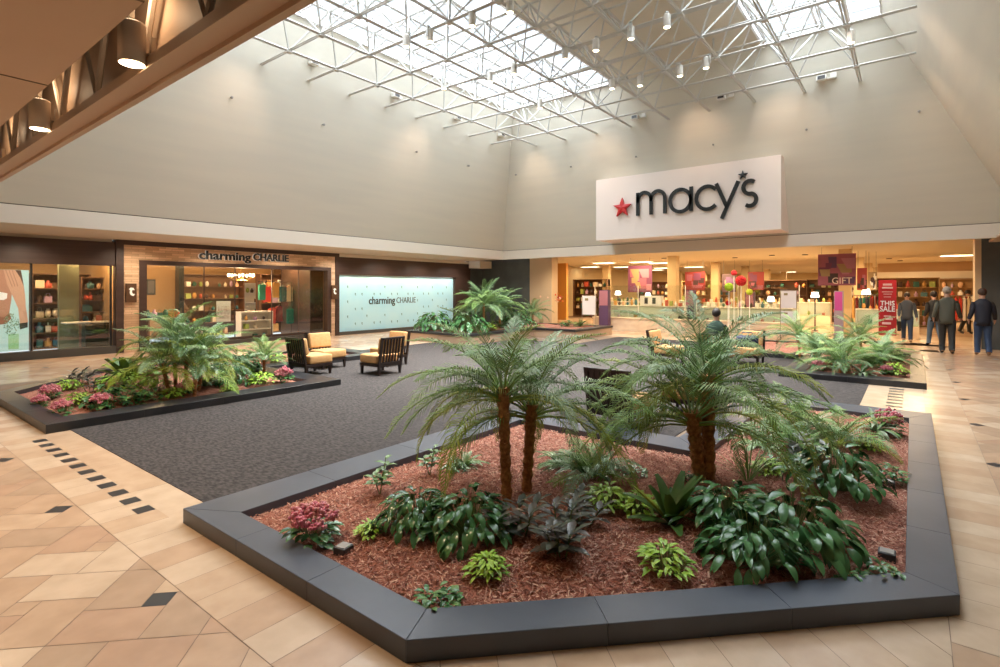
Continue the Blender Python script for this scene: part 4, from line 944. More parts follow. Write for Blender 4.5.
    if hold:
        p_ = Vector(V[wr[hold[0]][3]]); q = MB(); q.cbox((p_.x - .16, p_.y - .05, p_.z - .42), (p_.x + .16, p_.y + .05, p_.z - .10), .02); q.tube([(p_.x - .08, p_.y, p_.z - .12), (p_.x - .05, p_.y, p_.z), (p_.x + .05, p_.y, p_.z), (p_.x + .08, p_.y, p_.z - .12)], .008, 5)
        o = q.build('shopping_bag', hold[1], None, False); o.matrix_world = Matrix.Translation(loc) @ Matrix.Rotation(rz, 4, 'Z'); tag(o, hold[2], 'bag')
    return t
denim = mat('denim', (.035, .06, .12), .8); dkt = mat('dark_trousers', (.03, .03, .028), .8); ltd = mat('light_denim', (.10, .16, .24), .8)
jk_blue = mat('slate_jacket', (.07, .085, .11), .8); jk_green = mat('olive_jacket', (.085, .085, .06), .8); jk_navy = mat('navy_jacket', (.014, .016, .028), .7); jk_black = mat('black_jacket', (.012, .011, .011), .7); jk_red = mat('dark_red_coat', (.22, .02, .02), .7)
hr_d = mat('dark_hair', (.02, .013, .01), .6); hr_g = mat('grey_hair', (.35, .30, .25), .6); hr_b = mat('brown_hair', (.06, .03, .018), .6)
def at_ground(px, py): p = G(px, py); return Vector((p.x, p.y, 0))
toc = lambda p: math.atan2(-p.y, -p.x)       # heading towards the camera
P = at_ground(907, 342); person('person in slate-blue jacket and jeans walking out of the store towards the camera', P, toc(P), 1.62, jk_blue, denim, hr_d, M_shoe, .16, ((.05, 0), (0, -.05)), (.1, .02), hold=(0, jk_black, 'black shopping bag in the hand of the person walking out'))
P = at_ground(935, 346); person('person in black jacket and jeans entering the store beside the olive jacket', P, toc(P) + PI + .35, 1.66, jk_black, ltd, hr_d, M_shoed, .2)
P = at_ground(947, 354); person('person in olive-green jacket and dark trousers seen from behind', P, toc(P) + PI, 1.78, jk_green, dkt, hr_g, M_shoed, .14, bulk=1.0)
P = at_ground(983, 356); person('person in navy jacket and jeans seen from behind beside the dark stone pier', P, toc(P) + PI + .15, 1.74, jk_navy, denim, hr_b, M_shoe, .08, bulk=1.05)
P = at_ground(965, 334); person('person in dark red coat farther inside the store entrance', P, toc(P) + 1.2, 1.7, jk_red, dkt, hr_d, M_shoed, .1)
P = at_ground(921, 326); person('distant person in dark clothes deep inside the store aisle', P, toc(P), 1.7, jk_black, dkt, hr_b, M_shoed, .1)
P = at_ground(893, 324); person('distant person in grey jacket deep inside the store by the red banner', P, toc(P) + 2, 1.68, mat('grey_jacket', (.2, .2, .2), .8), dkt, hr_d, M_shoed, .1)
person('person in dark green jacket sitting in a lounge chair behind the palms', (12.25, 3.42, 0), .0, 1.68, mat('dark_green_jacket', (.02, .05, .035), .8), dkt, hr_d, M_shoed, sit=True, arms=((.12, .02), (.12, .02)), bend=(.2, .2), lean=-.01)
# ------------------------------------------------------------------ inside the left shops
def PY(px, y, py=None):
    u = (px - 500) / FPX; dx, dy = CA + u*SA, SA - u*CA; t = y / dy; return Vector((dx*t, y, 0 if py is None else HC - (py - HY) / FPX * t))
def PX(px, x, py=None):
    u = (px - 500) / FPX; dx, dy = CA + u*SA, SA - u*CA; t = x / dx; return Vector((x, dy*t, 0 if py is None else HC - (py - HY) / FPX * t))
M_shopw = mat('ochre_shop_wall', (.42, .24, .10), .8); M_shopd = mat('shop_dark_wall', (.10, .06, .035), .8); M_wshelf = mat('white_shelf', (.75, .70, .60), .5); M_bshelf = mat('walnut_shelf', (.16, .075, .035), .6)
s = MB(); s.box((-4, 21.5, 0), (20, 21.6, 3.3)); s.box((12.05, 17.42, 0), (12.15, 21.5, 3.1)); s.box((5.3, 17.42, 0), (5.4, 21.5, 3.1)); s.box((-4.1, 17.4, 0), (-4, 21.5, 3.1)); struct('wall_shop_back', s, M_shopw)
struct('ceiling_shop', MB().box((-4, 17.4, 3.0), (12.1, 21.5, 3.08)), M_shopd)
struct('wall_shop_side', MB().box((19.8, 17.3, 0), (20.9, 17.45, 3.3)), M_darkpier)
ITEM = [mat('item_%d' % i, c, .5) for i, c in enumerate(((.75, .62, .45), (.55, .10, .06), (.03, .12, .09), (.85, .80, .72), (.06, .03, .02), (.60, .30, .08), (.05, .16, .20), (.55, .35, .5), (.35, .42, .1), (.8, .5, .3)))]
RI = random.Random(9)
KINDS_ = []
def item_meshes():
    out = []
    for mi_, m in enumerate(ITEM):
        cw = ('cream', 'red', 'dark green', 'white', 'black', 'orange', 'teal', 'mauve', 'olive', 'peach')[mi_]
        out.append((MB().cbox((-.5, -.5, 0), (.5, .5, 1), .06).mesh('box', m), 'gift_box', cw))
        out.append((MB().lathe([(.42, 0), (.5, .1), (.5, .6), (.2, .75), (.2, 1)], n=10).mesh('bottle', m, True), 'bottle', cw))
        out.append((MB().lathe([(.2, 0), (.5, .3), (.45, .8), (.25, .85), (.32, 1)], n=10).mesh('vase', m, True), 'vase', cw))
        b = MB(); b.cbox((-.5, -.25, 0), (.5, .25, .65), .08); b.tube([(-.25, 0, .6), (-.2, 0, .95), (.2, 0, .95), (.25, 0, .6)], .04, 5); out.append((b.mesh('handbag', m, True), 'handbag', cw))
    return out
IM = item_meshes()
def put(x, y, z, h, lab, grp, wd=None):
    me, nm, cw = RI.choice(IM); o = bpy.data.objects.new(nm, me); C.objects.link(o); o.location = (x, y, z); w_ = wd or h * RI.uniform(.5, .9); o.scale = (w_, w_, h); o.rotation_euler = (0, 0, RI.choice((0, PI/2)) + RI.uniform(-.2, .2))
    cat = {'gift_box': 'box', 'bottle': 'bottle', 'vase': 'vase', 'handbag': 'handbag'}[nm]; word = nm.replace('_', ' ')
    tag(o, 'small %s %s %s' % (cw, word, lab), cat, '%s %s' % ({'gift_box': 'gift boxes', 'bottle': 'bottles', 'vase': 'vases', 'handbag': 'handbags'}[nm], grp)); return o
def shelf(label, x, y, w_, h, d, rows, m, fill, grp, ax='x', itemh=.2, cols=6):
    t = thing('shelf_unit', label, 'shelf', (x, y, 0), 0 if ax == 'x' else -PI/2)
    MB().box((0, 0, 0), (.03, d, h)).build('side_panel', m, t); MB().box((w_ - .03, 0, 0), (w_, d, h)).build('side_panel', m, t); MB().box((.03, d - .02, 0), (w_ - .03, d, h)).build('back_panel', m, t)
    for r in range(rows + 1):
        z = .05 + (h - .08) * r / rows; MB().box((.03, 0, z), (w_ - .03, d - .02, z + .025)).build('shelf', m, t)
        if r < rows and fill:
            for c in range(cols):
                if RI.random() < .15: continue
                u = .1 + (w_ - .2) * (c + .5) / cols; v = d * .45
                X, Y = (x + u, y + v) if ax == 'x' else (x + v, y - u)
                put(X, Y, z + .026, min(itemh, (h - .1) / rows * .7) * RI.uniform(.7, 1.1), fill + ', ' + (('lowest', 'second', 'third', 'fourth', 'fifth', 'sixth')[r]) + ' shelf', grp)
    return t
fl1 = 'on the unit beside the lit poster'; g1 = 'behind the far left window'
a = PY(32, 19.5); shelf('warm wooden shelf unit right beside the lit poster', a.x, 19.5, 1.35, 2.2, .4, 5, M_bshelf, fl1, g1, itemh=.28)
fl1 = 'on the narrow unit in the far left window'; a = PY(81, 19.0); shelf('narrow shelf unit behind the right part of the far left window', a.x, 19.0, .62, 2.1, .35, 6, M_bshelf, fl1, g1, itemh=.22, cols=4)
struct('column_shop', MB().box((PY(59, 18.6).x, 18.6, 0), (PY(79, 18.6).x, 18.75, 3.0)), mat('sage_panel', (.16, .16, .09), .6))
tb = thing('display_table', 'small table with pale top behind the far left window', 'table', (PY(66, 18.0).x, 18.0, 0)); MB().cbox((0, 0, .80), (1.05, .5, .84), .008).build('table_top', M_wshelf, tb); MB().box((.45, .1, 0), (1.0, .45, .80)).build('base', mat('dark_green_base', (.02, .035, .025), .5), tb)
fl2 = 'inside the stone-clad shop'; g2 = 'inside the stone-clad shop'
a = PY(147, 18.3); tb = thing('display_table', 'low table of jewellery at the left of the big shop window', 'table', (a.x, 18.3, 0)); MB().cbox((0, 0, .82), (1.0, .6, .86), .008).build('table_top', M_wshelf, tb)
for xx in (.05, .95):
    for yy in (.05, .55): MB().box((xx - .03, yy - .03, 0), (xx + .03, yy + .03, .82)).build('leg', M_bshelf, tb)
for q in range(6): put(a.x + .1 + q * .16, 18.5, .861, .25, 'on the jewellery table in the stone-clad shop', 'on the jewellery table')
pic = thing('picture', 'dark framed picture on the ochre wall inside the stone-clad shop', 'picture', (PY(148, 21.3).x, 21.42, 1.55)); MB().box((0, 0, 0), (.28, .03, .55)).build('frame', M_black, pic); MB().box((.04, -.004, .05), (.24, -.001, .5)).build('print', mat('dim_print', (.12, .10, .09), .5), pic)
struct('column_2', MB().box((PY(179, 19).x, 19, 0), (PY(184, 19).x, 19.3, 3.0)), M_black)
fl2 = 'on the long back wall unit of the shop'; a = PY(186, 20.4); shelf('long shelf unit along the back wall of the stone-clad shop', a.x, 20.6, 2.2, 2.3, .4, 5, M_bshelf, fl2, g2, cols=9)
fl2 = 'on the white grid shelf in the shop window'; a = PY(238, 18.2); shelf('white grid display shelf low in the stone-clad shop window', a.x, 18.0, 1.15, .98, .35, 3, M_wshelf, fl2, g2, cols=3, itemh=.18)
fl2 = 'on the tall unit behind the hanging scarves'; shelf('tall shelf unit with colourful goods at the right of the shop', 10.6, 19.9, 1.3, 2.35, .4, 4, M_bshelf, fl2, g2, cols=5, itemh=.32)
fl2 = 'on the pale unit below the chandelier'; a = PY(246, 20.8); shelf('shelf unit at the middle rear of the shop below the chandelier', a.x, 20.9, 1.1, 2.0, .35, 5, M_wshelf, fl2, g2, cols=5)
gm = [mat('garment_%d' % i, c, .8) for i, c in enumerate(((.02, .16, .10), (.60, .05, .03), (.75, .42, .12), (.03, .10, .10), (.7, .55, .35), (.18, .02, .02)))]
for q, (px, py, y_) in enumerate(((262, 290, 18.6), (268, 292, 18.6), (276, 288, 18.7), (283, 292, 18.6), (289, 292, 18.7), (279, 312, 18.5), (290, 314, 18.6), (272, 314, 18.5))):
    p_ = PY(px, y_, py); o = MB(); o.cbox((-.13, -.05, -.36), (.13, .05, .2), .03); o.tube([(-.15, 0, .15), (0, 0, .26), (.15, 0, .15)], .012, 5); o = o.build('hanging_scarf', gm[q % 6], None, False, p_)
    tag(o, ['green', 'red', 'orange', 'dark teal', 'beige', 'maroon', 'green', 'red'][q] + (' scarf hanging in the upper row of the shop window' if q < 5 else ' scarf hanging in the lower row of the shop window'), 'scarf', 'scarves hanging in the shop window')
struct('wall_shop_screen', MB().box((11.25, 17.6, 0), (11.32, 19.6, 2.9)).box((11.32, 17.9, 0), (12.0, 17.95, 2.9)), M_brown)
rk_ = thing('hanging_rail', 'dark rail holding scarves behind the shop window', 'rail', (PY(258, 18.65).x, 18.65, 0)); MB().tube([(0, 0, 2.02), (1.3, 0, 2.02)], .015, 6).build('rail', M_black, rk_)
for xx in (0, 1.3): MB().tube([(xx, 0, 0), (xx, 0, 2.02)], .015, 6).build('upright', M_black, rk_)
sgn = thing('paper_sign', 'white paper poster fixed inside the shop glass', 'sign', (PY(216, 17.4).x, 17.36, PY(216, 17.4, 322).z)); MB().box((0, 0, 0), (.44, .012, .66)).build('sheet', mat('paper', (.80, .74, .68), .7), sgn); MB().box((.04, -.002, .1), (.4, 0, .5)).build('print', mat('sketch_print', (.55, .42, .38), .7, noise=(12, (.8, .74, .68), 1)), sgn)
cp_ = PY(241, 18.5, 277); cd_ = thing('chandelier', 'lit candle chandelier hanging inside the stone-clad shop', 'chandelier', cp_); b = MB(); b.tube([(0, 0, -.1), (0, 0, 3.0 - cp_.z)], .015, 6); b.ball((0, 0, -.05), .07, 8)
for k in range(10): a = k * PI / 5; b.tube([(0, 0, -.05), (.2*math.cos(a), .2*math.sin(a), -.12), (.4*math.cos(a), .4*math.sin(a), 0)], .01, 5)
b.build('frame', mat('brass', (.5, .3, .1), .3, metal=.8), cd_)
for k in range(10): a = k * PI / 5; q = MB(); q.ball((.4*math.cos(a), .4*math.sin(a), .06), .035, 6, 0, (1, 1, 1.6)); q.build('bulb', M_bulb, cd_)
point('chandelier_lamp', cp_ + Vector((0, 0, -.25)), 60, (1, .68, .35), .15)
for px, y_, pw in ((50, 18.6, 60), (88, 18.4, 50), (12, 18.6, 24), (165, 18.8, 100), (205, 18.6, 60), (285, 18.6, 80), (315, 18.6, 16)):
    a = PY(px, y_); t = thing('ceiling_spot', 'small lit ceiling spot %s' % {50: 'above the shelf by the poster', 88: 'above the narrow shelf unit', 12: 'above the lit poster', 165: 'above the jewellery table', 205: 'between jewellery table and chandelier', 285: 'above the hanging scarves', 315: 'at the right end of the stone-clad shop'}[px], 'lamp', (a.x, y_, 2.93)); MB().lathe([(.06, 0), (.07, 0), (.07, .07)], n=12).build('housing', M_wshelf, t); MB().lathe([(.001, -.002), (.055, -.003)], n=12).build('lamp_face', M_bulb, t)
    point('ceiling_spot_lamp', (a.x, y_, 2.8), pw, (1, .66, .34), .06)

# ------------------------------------------------------------------ department store at the back
M_stw = mat('store_cream', (.66, .50, .27), .7); M_stc = mat('store_ceiling', (.60, .52, .36), .8); M_col = mat('store_column', (.62, .47, .26), .6); M_marble = mat('beige_marble', (.86, .73, .57), .3, noise=(2.5, (.76, .60, .45), 1.0, (1, 1, 2)))
XS = 20.9
s = MB(); s.box((XS, 14.38, 0), (XS + .4, 18, 3.3)); struct('wall_pier_left', s, M_darkpier)
struct('wall_pier_right', MB().box((XS - .02, -5, 0), (XS + .5, -1.58, 3.3)), M_darkpier)
struct('trim_10', MB().box((XS - .04, -1.60, 0), (XS + .6, -1.46, 3.26)).box((XS - .02, 13.15, 0), (XS + .5, 14.38, 3.26)), mat('tan_jamb', (.60, .47, .32), .6))
struct('ceiling_store', MB().box((XS, -5, 3.26), (56, 18, 3.34)), M_stc)
s = MB(); s.box((55.8, -5, 0), (56, 18, 3.3)); s.box((XS, 17.9, 0), (56, 18, 3.3)); s.box((XS, -5, 0), (56, -4.9, 3.3)); s.box((XS + .4, 12.2, 0), (27, 12.4, 0)) if False else None; struct('wall_store', s, M_stw)
for k, (x, y) in enumerate([(x, y) for y in (2.0, 8.6, 15.2) for x in (24, 30.6, 37.2, 43.8, 50.4)]):
    if (x, y) == (24, 15.2): continue
    struct('column_%d' % (k + 3), MB().box((x - .2, y - .2, 0), (x + .2, y + .2, 3.26)), M_col)
c_ = MB(); c_.box((38, -4.9, 2.35), (38.6, 1.6, 2.75)); struct('trim_11', c_, M_wshelf); struct('wall_store_right', MB().box((38.2, -4.9, 0), (38.6, 1.6, 3.26)), mat('store_tan', (.55, .36, .2), .7))
struct('wall_store_left', MB().box((26.5, 15.7, 0), (26.7, 17.9, 3.26)), mat('amber_wall', (.60, .28, .06), .6))
# low marble window wall with glass
mw = MB(); mw.box((XS - .05, 3.1, 0), (XS + .35, 11.0, .52)); mw.box((XS - .08, 3.06, .52), (XS + .38, 11.04, .56)); struct('wall_window_base', mw, M_marble)
gw = MB(); gw.box((XS + .1, 3.1, .56), (XS + .115, 11.0, 1.9)); w = struct('window_5', gw, M_winglass); g = MB()
for y in (3.1, 5.1, 7.05, 9.0, 11.0): g.box((XS + .095, y - .012, .56), (XS + .12, y + .012, 1.9))
g.build('window_frame', M_wshelf, w)
# ceiling troffers and dark recessed cans
tro = [(604, 263, 0), (617, 271, 0), (585, 274, 0), (570, 268, 0), (641, 262, 0), (638, 267, 0), (623, 267, 0), (660, 263, 0), (663, 268, 0), (590, 267, 0), (694, 267, 0), (655, 270, 0), (788, 272, 0), (904, 271.5, 0), (961, 265, 0), (958, 255.5, 0), (600, 279, 0), (558, 270, 0)]
TL = ('right of the purple banner top left corner', 'closest under the leftmost banner wires', 'left and low above the white board', 'highest above the white board at the left', 'directly above the purple and pink banner', 'just behind the top of the purple banner', 'between left column and purple banner', 'just right of the purple banner, upper one', 'just right of the purple banner, lower one', 'above the slim purple tower at the left', 'left of the second store column', 'behind the first big store column', 'deep behind the large patterned banner', 'above the tall red sale banner', 'beside the right jamb, the lower one', 'beside the right jamb, nearest the entrance', 'smallest and lowest above the left counter', 'near the amber wall at the left')
T0 = None
for k, (px, py, _) in enumerate(tro):
    p_ = at_z(px, py, 3.25); 
    if p_.x > 54: continue
    lab = 'rectangular store ceiling light ' + TL[k]
    if T0 is None:
        T0 = thing('ceiling_light', lab, 'ceiling light', p_, 0, 'rectangular ceiling lights of the department store'); MB().box((-.35, -.65, -.02), (-.3, .65, 0)).box((.3, -.65, -.02), (.35, .65, 0)).box((-.3, -.65, -.02), (.3, -.6, 0)).box((-.3, .6, -.02), (.3, .65, 0)).build('frame', M_wshelf, T0); MB().box((-.3, -.6, -.015), (.3, .6, -.008)).build('diffuser', mat('troffer_face', (1, .9, .7), .5, emit=(1, .88, .66), estr=3.2), T0)
    else: dup(T0, p_, 0, lab)
for x, y, pw in ((23, 0, 45), (23, 5, 60), (23, 10, 60), (26, 14.0, 30), (28, 3, 100), (28, 8, 110), (29, 13, 110), (34, 0, 110), (34, 6, 130), (34, 12, 140), (42, 4, 170), (42, 11, 180), (50, 5, 170), (50, 13, 170)):
    area('store_light', (x, y, 3.2), 1.6, pw * 1.5, (1, .70, .38), (0, 0, 0), 1.2)
Dk = None
for px, py, lab in ((664, 258, 'dark round ceiling downlight near the entrance, leftmost'), (735, 257.5, 'dark round ceiling downlight left of the large banner'), (772, 255, 'dark round ceiling downlight close to the large banner'), (805, 254.5, 'dark round ceiling downlight just left of the large banner'), (889, 258.5, 'dark round ceiling downlight above the red banner'), (900, 260.5, 'dark round ceiling downlight right of the red banner'), (719, 263, 'dark round ceiling downlight deeper inside')):
    p_ = at_z(px, py, 3.255); o = MB(); o.lathe([(.02, -.03), (.12, -.03), (.12, 0)], n=14); tag(o.build('recessed_downlight', M_dark, None, False, p_), lab, 'downlight', 'dark downlights in the store ceiling')
# banners
def banner(label, px, py0, py1, wpx, x, cols, name='banner', txt=None, seed=1):
    p_ = PX(px, x, py1); q_ = PX(px, x, py0); r_ = PX(px + wpx, x, py1); W = p_.y - r_.y; H_ = q_.z - p_.z
    t = thing(name, label, 'banner', (x, r_.y, p_.z)); MB().box((0, 0, 0), (.03, W, H_)).build('cloth', cols[0], t); cloth = kids(t)[0]; rr = random.Random(seed)
    for k in range(9):
        a = (rr.uniform(.0, .7) * W, rr.uniform(.05, .6) * H_); w_, h_ = rr.uniform(.12, .3) * W, rr.uniform(.15, .4) * H_
        flat_ = MB(); sl = rr.uniform(-.1, .2) * W; flat_.add([(-.003 - k * .0006, a[0], a[1]), (-.003 - k * .0006, min(W, a[0] + w_), a[1]), (-.003 - k * .0006, min(W, a[0] + w_ + max(0, sl)), min(H_, a[1] + h_)), (-.003 - k * .0006, max(0, a[0] + min(sl, 0)), min(H_, a[1] + h_))], [(0, 3, 2, 1)]); flat_.build('printed_shape', cols[1 + k % (len(cols) - 1)], cloth)
    if p_.z > 1.5: 
        for yy in (.1 * W, .9 * W): MB().tube([(.015, yy, H_), (.015, yy, 3.255 - p_.z)], .006, 4).build('wire', M_dark, t)
    return t, W, H_
pk = [mat('banner_' + n, c, .6) for n, c in (('rose', (.30, .09, .14)), ('plum', (.15, .04, .10)), ('pink', (.40, .17, .23)), ('violet', (.10, .05, .13)), ('gold', (.32, .22, .11)), ('dark', (.05, .025, .03)), ('red', (.24, .03, .03)))]
banner('purple and pink hanging banner left in the store above the glass case', 628, 266, 292, 24, 24.2, [pk[1], pk[0], pk[2], pk[4]], seed=2)
t, W, H_ = banner('large pink patterned hanging banner with pale lettering in the middle of the entrance', 818, 254.5, 285.5, 38, 22.2, [pk[0], pk[2], pk[3], pk[1], pk[4], pk[5]], seed=3)
text('lettering', 'GIFT', mat('pale_letters', (.75, .62, .55), .6), t, (-.02, W * .62, H_ * .05), (0, -1, 0), (0, 0, 1), W * .52, H_ * .2, .008)
banner('reddish hanging banner behind the first store column', 685, 272, 290, 20, 28, [pk[6], pk[0], pk[1], pk[5]], seed=4)
banner('reddish hanging banner deep in the store behind the pom-poms', 748, 272, 290, 16, 30, [pk[6], pk[1], pk[5], pk[0]], seed=5)
banner('dark hanging picture banner behind the pom-poms', 722, 274, 292, 14, 29, [pk[5], pk[3], pk[4]], seed=6)
banner('small red hanging banner right of the large patterned one', 857, 268, 290, 10, 25, [pk[6], pk[5], pk[0]], seed=7)
banner('tan picture banner beside the small red hanging banner', 868, 272, 290, 9, 26, [pk[4], pk[5], M_wshelf], seed=8)
t, W, H_ = banner('tall red sale banner with white words beside the entrance', 878.5, 282, 337, 18, 19.9, [mat('sale_red', (.50, .015, .02), .5), mat('sale_red2', (.45, .02, .02), .5)], 'sale_banner', seed=9)
mw_ = mat('sale_white', (.85, .80, .78), .6)
text('lettering', 'THIS', mw_, t, (-.02, W * .90, H_ * .54), (0, -1, 0), (0, 0, 1), W * .8, H_ * .085, .008, .02); text('lettering', 'SALE', mw_, t, (-.02, W * .92, H_ * .43), (0, -1, 0), (0, 0, 1), W * .84, H_ * .10, .008, .02)
q = MB()
for zz, hh_, a0, a1 in ((.90, .035, .25, .75), (.845, .03, .2, .8), (.78, .012, .2, .8), (.74, .012, .25, .72), (.69, .01, .3, .7), (.34, .02, .3, .7), (.28, .03, .2, .6), (.2, .04, .3, .8)): q.add([(-.02, W * a0, H_ * zz), (-.02, W * a1, H_ * zz), (-.02, W * a1, H_ * (zz + hh_)), (-.02, W * a0, H_ * (zz + hh_))], [(0, 3, 2, 1)])
q.build('small_print', mat('sale_pale', (.72, .45, .42), .6), t)
MB().box((-.15, .02, -.34), (.18, W - .02, -.31)).box((.03, W * .45, -.33), (.055, W * .55, H_ - .02)).build('stand', M_dark, t)
t.location.z = .345
# free-standing signs
def easel(label, px, x, boards, wpx):
    a, b_ = PX(px, x), PX(px + wpx, x); W = a.y - b_.y; t = thing('sign_stand', label, 'sign', (x, b_.y, 0)); zt = 0
    for (p0, p1) in boards:
        z1, z0 = PX(px, x, p0).z, PX(px, x, p1).z; zt = max(zt, z1); MB().box((-.01, 0, z0), (.01, W, z1)).build('board', mat('easel_white', (.86, .85, .88), .5), t)
        MB().box((-.013, W * .55, z1 - (z1-z0) * .25), (-.0105, W * .8, z1 - (z1-z0) * .12)).build('printed_mark', mat('olive_mark', (.30, .25, .12), .6), t)
    fr_ = MB()
    for y in (-.02, W + .02): fr_.tube([(0, y, 0), (0, y, zt + .02)], .014, 6)
    fr_.tube([(0, -.02, zt + .02), (0, W + .02, zt + .02)], .014, 6); fr_.box((-.16, -.03, 0), (.16, W + .03, .02)); fr_.build('frame', mat('steel_frame', (.35, .30, .25), .4, metal=.6), t)
easel('white board on a stand left in front of the store entrance', 582.5, 20.2, [(296, 314.5)], 13)
easel('pair of white boards one above the other on a stand', 781, 19.9, [(291, 308), (311, 323)], 15)
# slim purple display towers
for k, (px, p0, p1, x, lab) in enumerate(((599, 290, 324, 20.5, 'slim purple display tower right of the left white board'), (685, 290, 328, 22.0, 'slim purple display tower left of the pom-poms'), (745, 292, 322, 22.5, 'slim purple display tower right of the pom-poms'), (834, 291, 328, 20.6, 'slim purple and grey display tower under the large banner'))):
    a, b_ = PX(px, x), PX(px + 9, x); W = a.y - b_.y; z1 = PX(px, x, p0).z; t = thing('display_tower', lab, 'display', (x, b_.y, 0), 0, 'purple display towers')
    MB().box((0, 0, .15), (.25, W, z1)).build('shaft', pk[3] if k != 3 else mat('mauve_grey', (.32, .25, .30), .6), t); MB().box((-.03, -.03, 0), (.28, W + .03, .15)).build('base', M_dark, t); MB().box((-.004, .02, z1 * .62), (0, W - .02, z1 - .03)).build('panel', pk[2] if k != 3 else mat('magenta_panel', (.45, .06, .28), .6), t)
# flower arrangement in tall vase
p_ = PX(550, 21.4); fa = thing('flower_arrangement', 'tall arrangement of red and orange flowers on a stand at the left store entrance', 'flowers', (21.4, p_.y, 0)); MB().lathe([(.16, 0), (.05, .1), (.05, .8), (.14, .95), (.09, 1.0)], n=12).build('vase', mat('dark_red_vase', (.2, .02, .02), .3), fa, True)
q = MB(); g = MB(); rr = random.Random(4)
for i in range(150):
    d = Vector((rr.gauss(0, 1), rr.gauss(0, 1), abs(rr.gauss(0, 1)))).normalized() * rr.uniform(.25, .62); c_ = Vector((0, 0, 1.15)) + d; q.ball(tuple(c_), rr.uniform(.035, .065), 4, rr.choice((0, 0, 1, 2)))
    if i % 3 == 0: stalk(g, (0, 0, 1.0), c_, .006); leaf(g, c_ * .9 + Vector((0, 0, .1)), rr.uniform(0, 6.28), .3, .05, .5, 1, 3)
q.build('blooms', [mat('scarlet', (.6, .03, .02), .6), mat('orange_bloom', (.8, .25, .05), .6), mat('cream_bloom', (.85, .6, .45), .6)], fa); g.build('foliage', L_mid, fa)
# pom-pom flowers on tall stems
for px, py, r_, c_, lab in ((729, 287, .15, (.30, .50, .03), 'large lime green pom-pom flower on a tall stem'), (741, 281, .18, (.60, .02, .03), 'large red pom-pom flower on a tall stem'), (749.5, 292, .11, (.50, .62, .05), 'small yellow-green pom-pom flower on a tall stem'), (734, 273, .10, (.5, .02, .03), 'small dark red pom-pom highest of the group'), (728, 303, .09, (.55, .02, .02), 'red pom-pom low behind the palm fronds')):
    p_ = PX(px, 20.35 if px != 728 else 20.5, py); t = thing('pompom_flower', lab, 'flower', (p_.x, p_.y, 0), 0, 'pom-pom flowers at the store entrance'); b = MB(); rr = random.Random(int(px)); b.ball((0, 0, p_.z), r_ * .9, 9)
    for i in range(90): a = i * 2.399; zz = 1 - 2 * (i + .5) / 90; w_ = math.sqrt(1 - zz*zz); b.ball((math.cos(a)*w_*r_*.88, math.sin(a)*w_*r_*.88, p_.z + zz*r_*.88), r_ * .18, 4)
    b.build('bloom', mat('pom_%d' % int(px * 10), c_, .7), t); MB().tube([(0, 0, .015), (0, 0, p_.z)], .012, 5).lathe([(.12, 0), (.12, .02)], n=10).build('stem', M_white, t)
# glass case with goods behind the low wall
M_caseglow = mat('case_interior', (.48, .54, .34), .6)
def counter(label, x, y0, y1, h=1.05, d=.6, glassy=True, m=None, grp='', ph='', items=10, ih=.22):
    t = thing('display_counter', label, 'counter', (x, y0, 0)); W = y1 - y0; m = m or M_marble
    MB().box((0, 0, 0), (d, W, h * .45)).build('base', m, t); MB().box((.02, .02, h * .45), (d - .02, W - .02, h * .47)).build('case_floor', M_caseglow, t)
    if glassy: MB().box((0, 0, h * .45), (.008, W, h)).build('front_glass', M_winglass, t); MB().box((d - .03, 0, h * .45), (d, W, h)).build('back_panel', M_wshelf, t)
    for yy in (0, W - .02): MB().box((0, yy, h * .45), (d, yy + .02, h)).build('end_panel', M_wshelf, t)
    MB().box((-.02, -.01, h), (d + .02, W + .01, h + .03)).build('top', M_wshelf, t)
    for k in range(items):
        put(x + d * .5, y0 + .15 + (W - .3) * (k + .5) / items, h + .032, ih * RI.uniform(.6, 1.2), 'atop the ' + label.split(' with ')[0], 'on the display counters', .12)
        if glassy and k % 2 == 0: put(x + d * .4, y0 + .15 + (W - .3) * (k + .5) / items, h * .47 + .01, .22 * RI.uniform(.6, 1), 'inside the ' + label.split(' with ')[0], 'inside the glass counters', .12)
    area('case_lamp', (x + d * .5, (y0 + y1) / 2, h - .02), W * .9, 1.6 * W, (1, .90, .66), (0, 0, PI/2), .1)
    return t
counter('left glass counter behind the marble wall with bright goods', 21.6, 7.3, 10.7, 1.02, items=16)
counter('right glass counter behind the marble wall', 21.6, 3.4, 6.7, 1.02, items=15)
counter('glass counter beside the red sale banner', 23.4, -.2, 2.6 - .95, 1.0, items=8)
counter('left counter in the second counter row', 25.5, 9.6, 13.0, 1.1, items=14)
counter('right counter in the second counter row', 25.8, 4.3, 7.8, 1.1, items=14)
counter('right counter in the farthest counter row', 29, 3, 7, 1.1, items=12); counter('left counter in the farthest counter row', 30, 9.6, 14, 1.1, items=12)
hs = thing('display_box', 'white box display with two dark windows on the glass counter', 'display', (21.75, PX(661, 21.75).y, 1.053)); W = PX(640, 21.75).y - PX(661, 21.75).y; MB().box((0, 0, 0), (.3, W, .42)).build('body', mat('bright_white', (.9, .88, .84), .5), hs)
for f in (.25, .62): MB().box((-.005, W * f, .08), (0, W * (f + .16), .34)).build('dark_window', M_dark, hs)
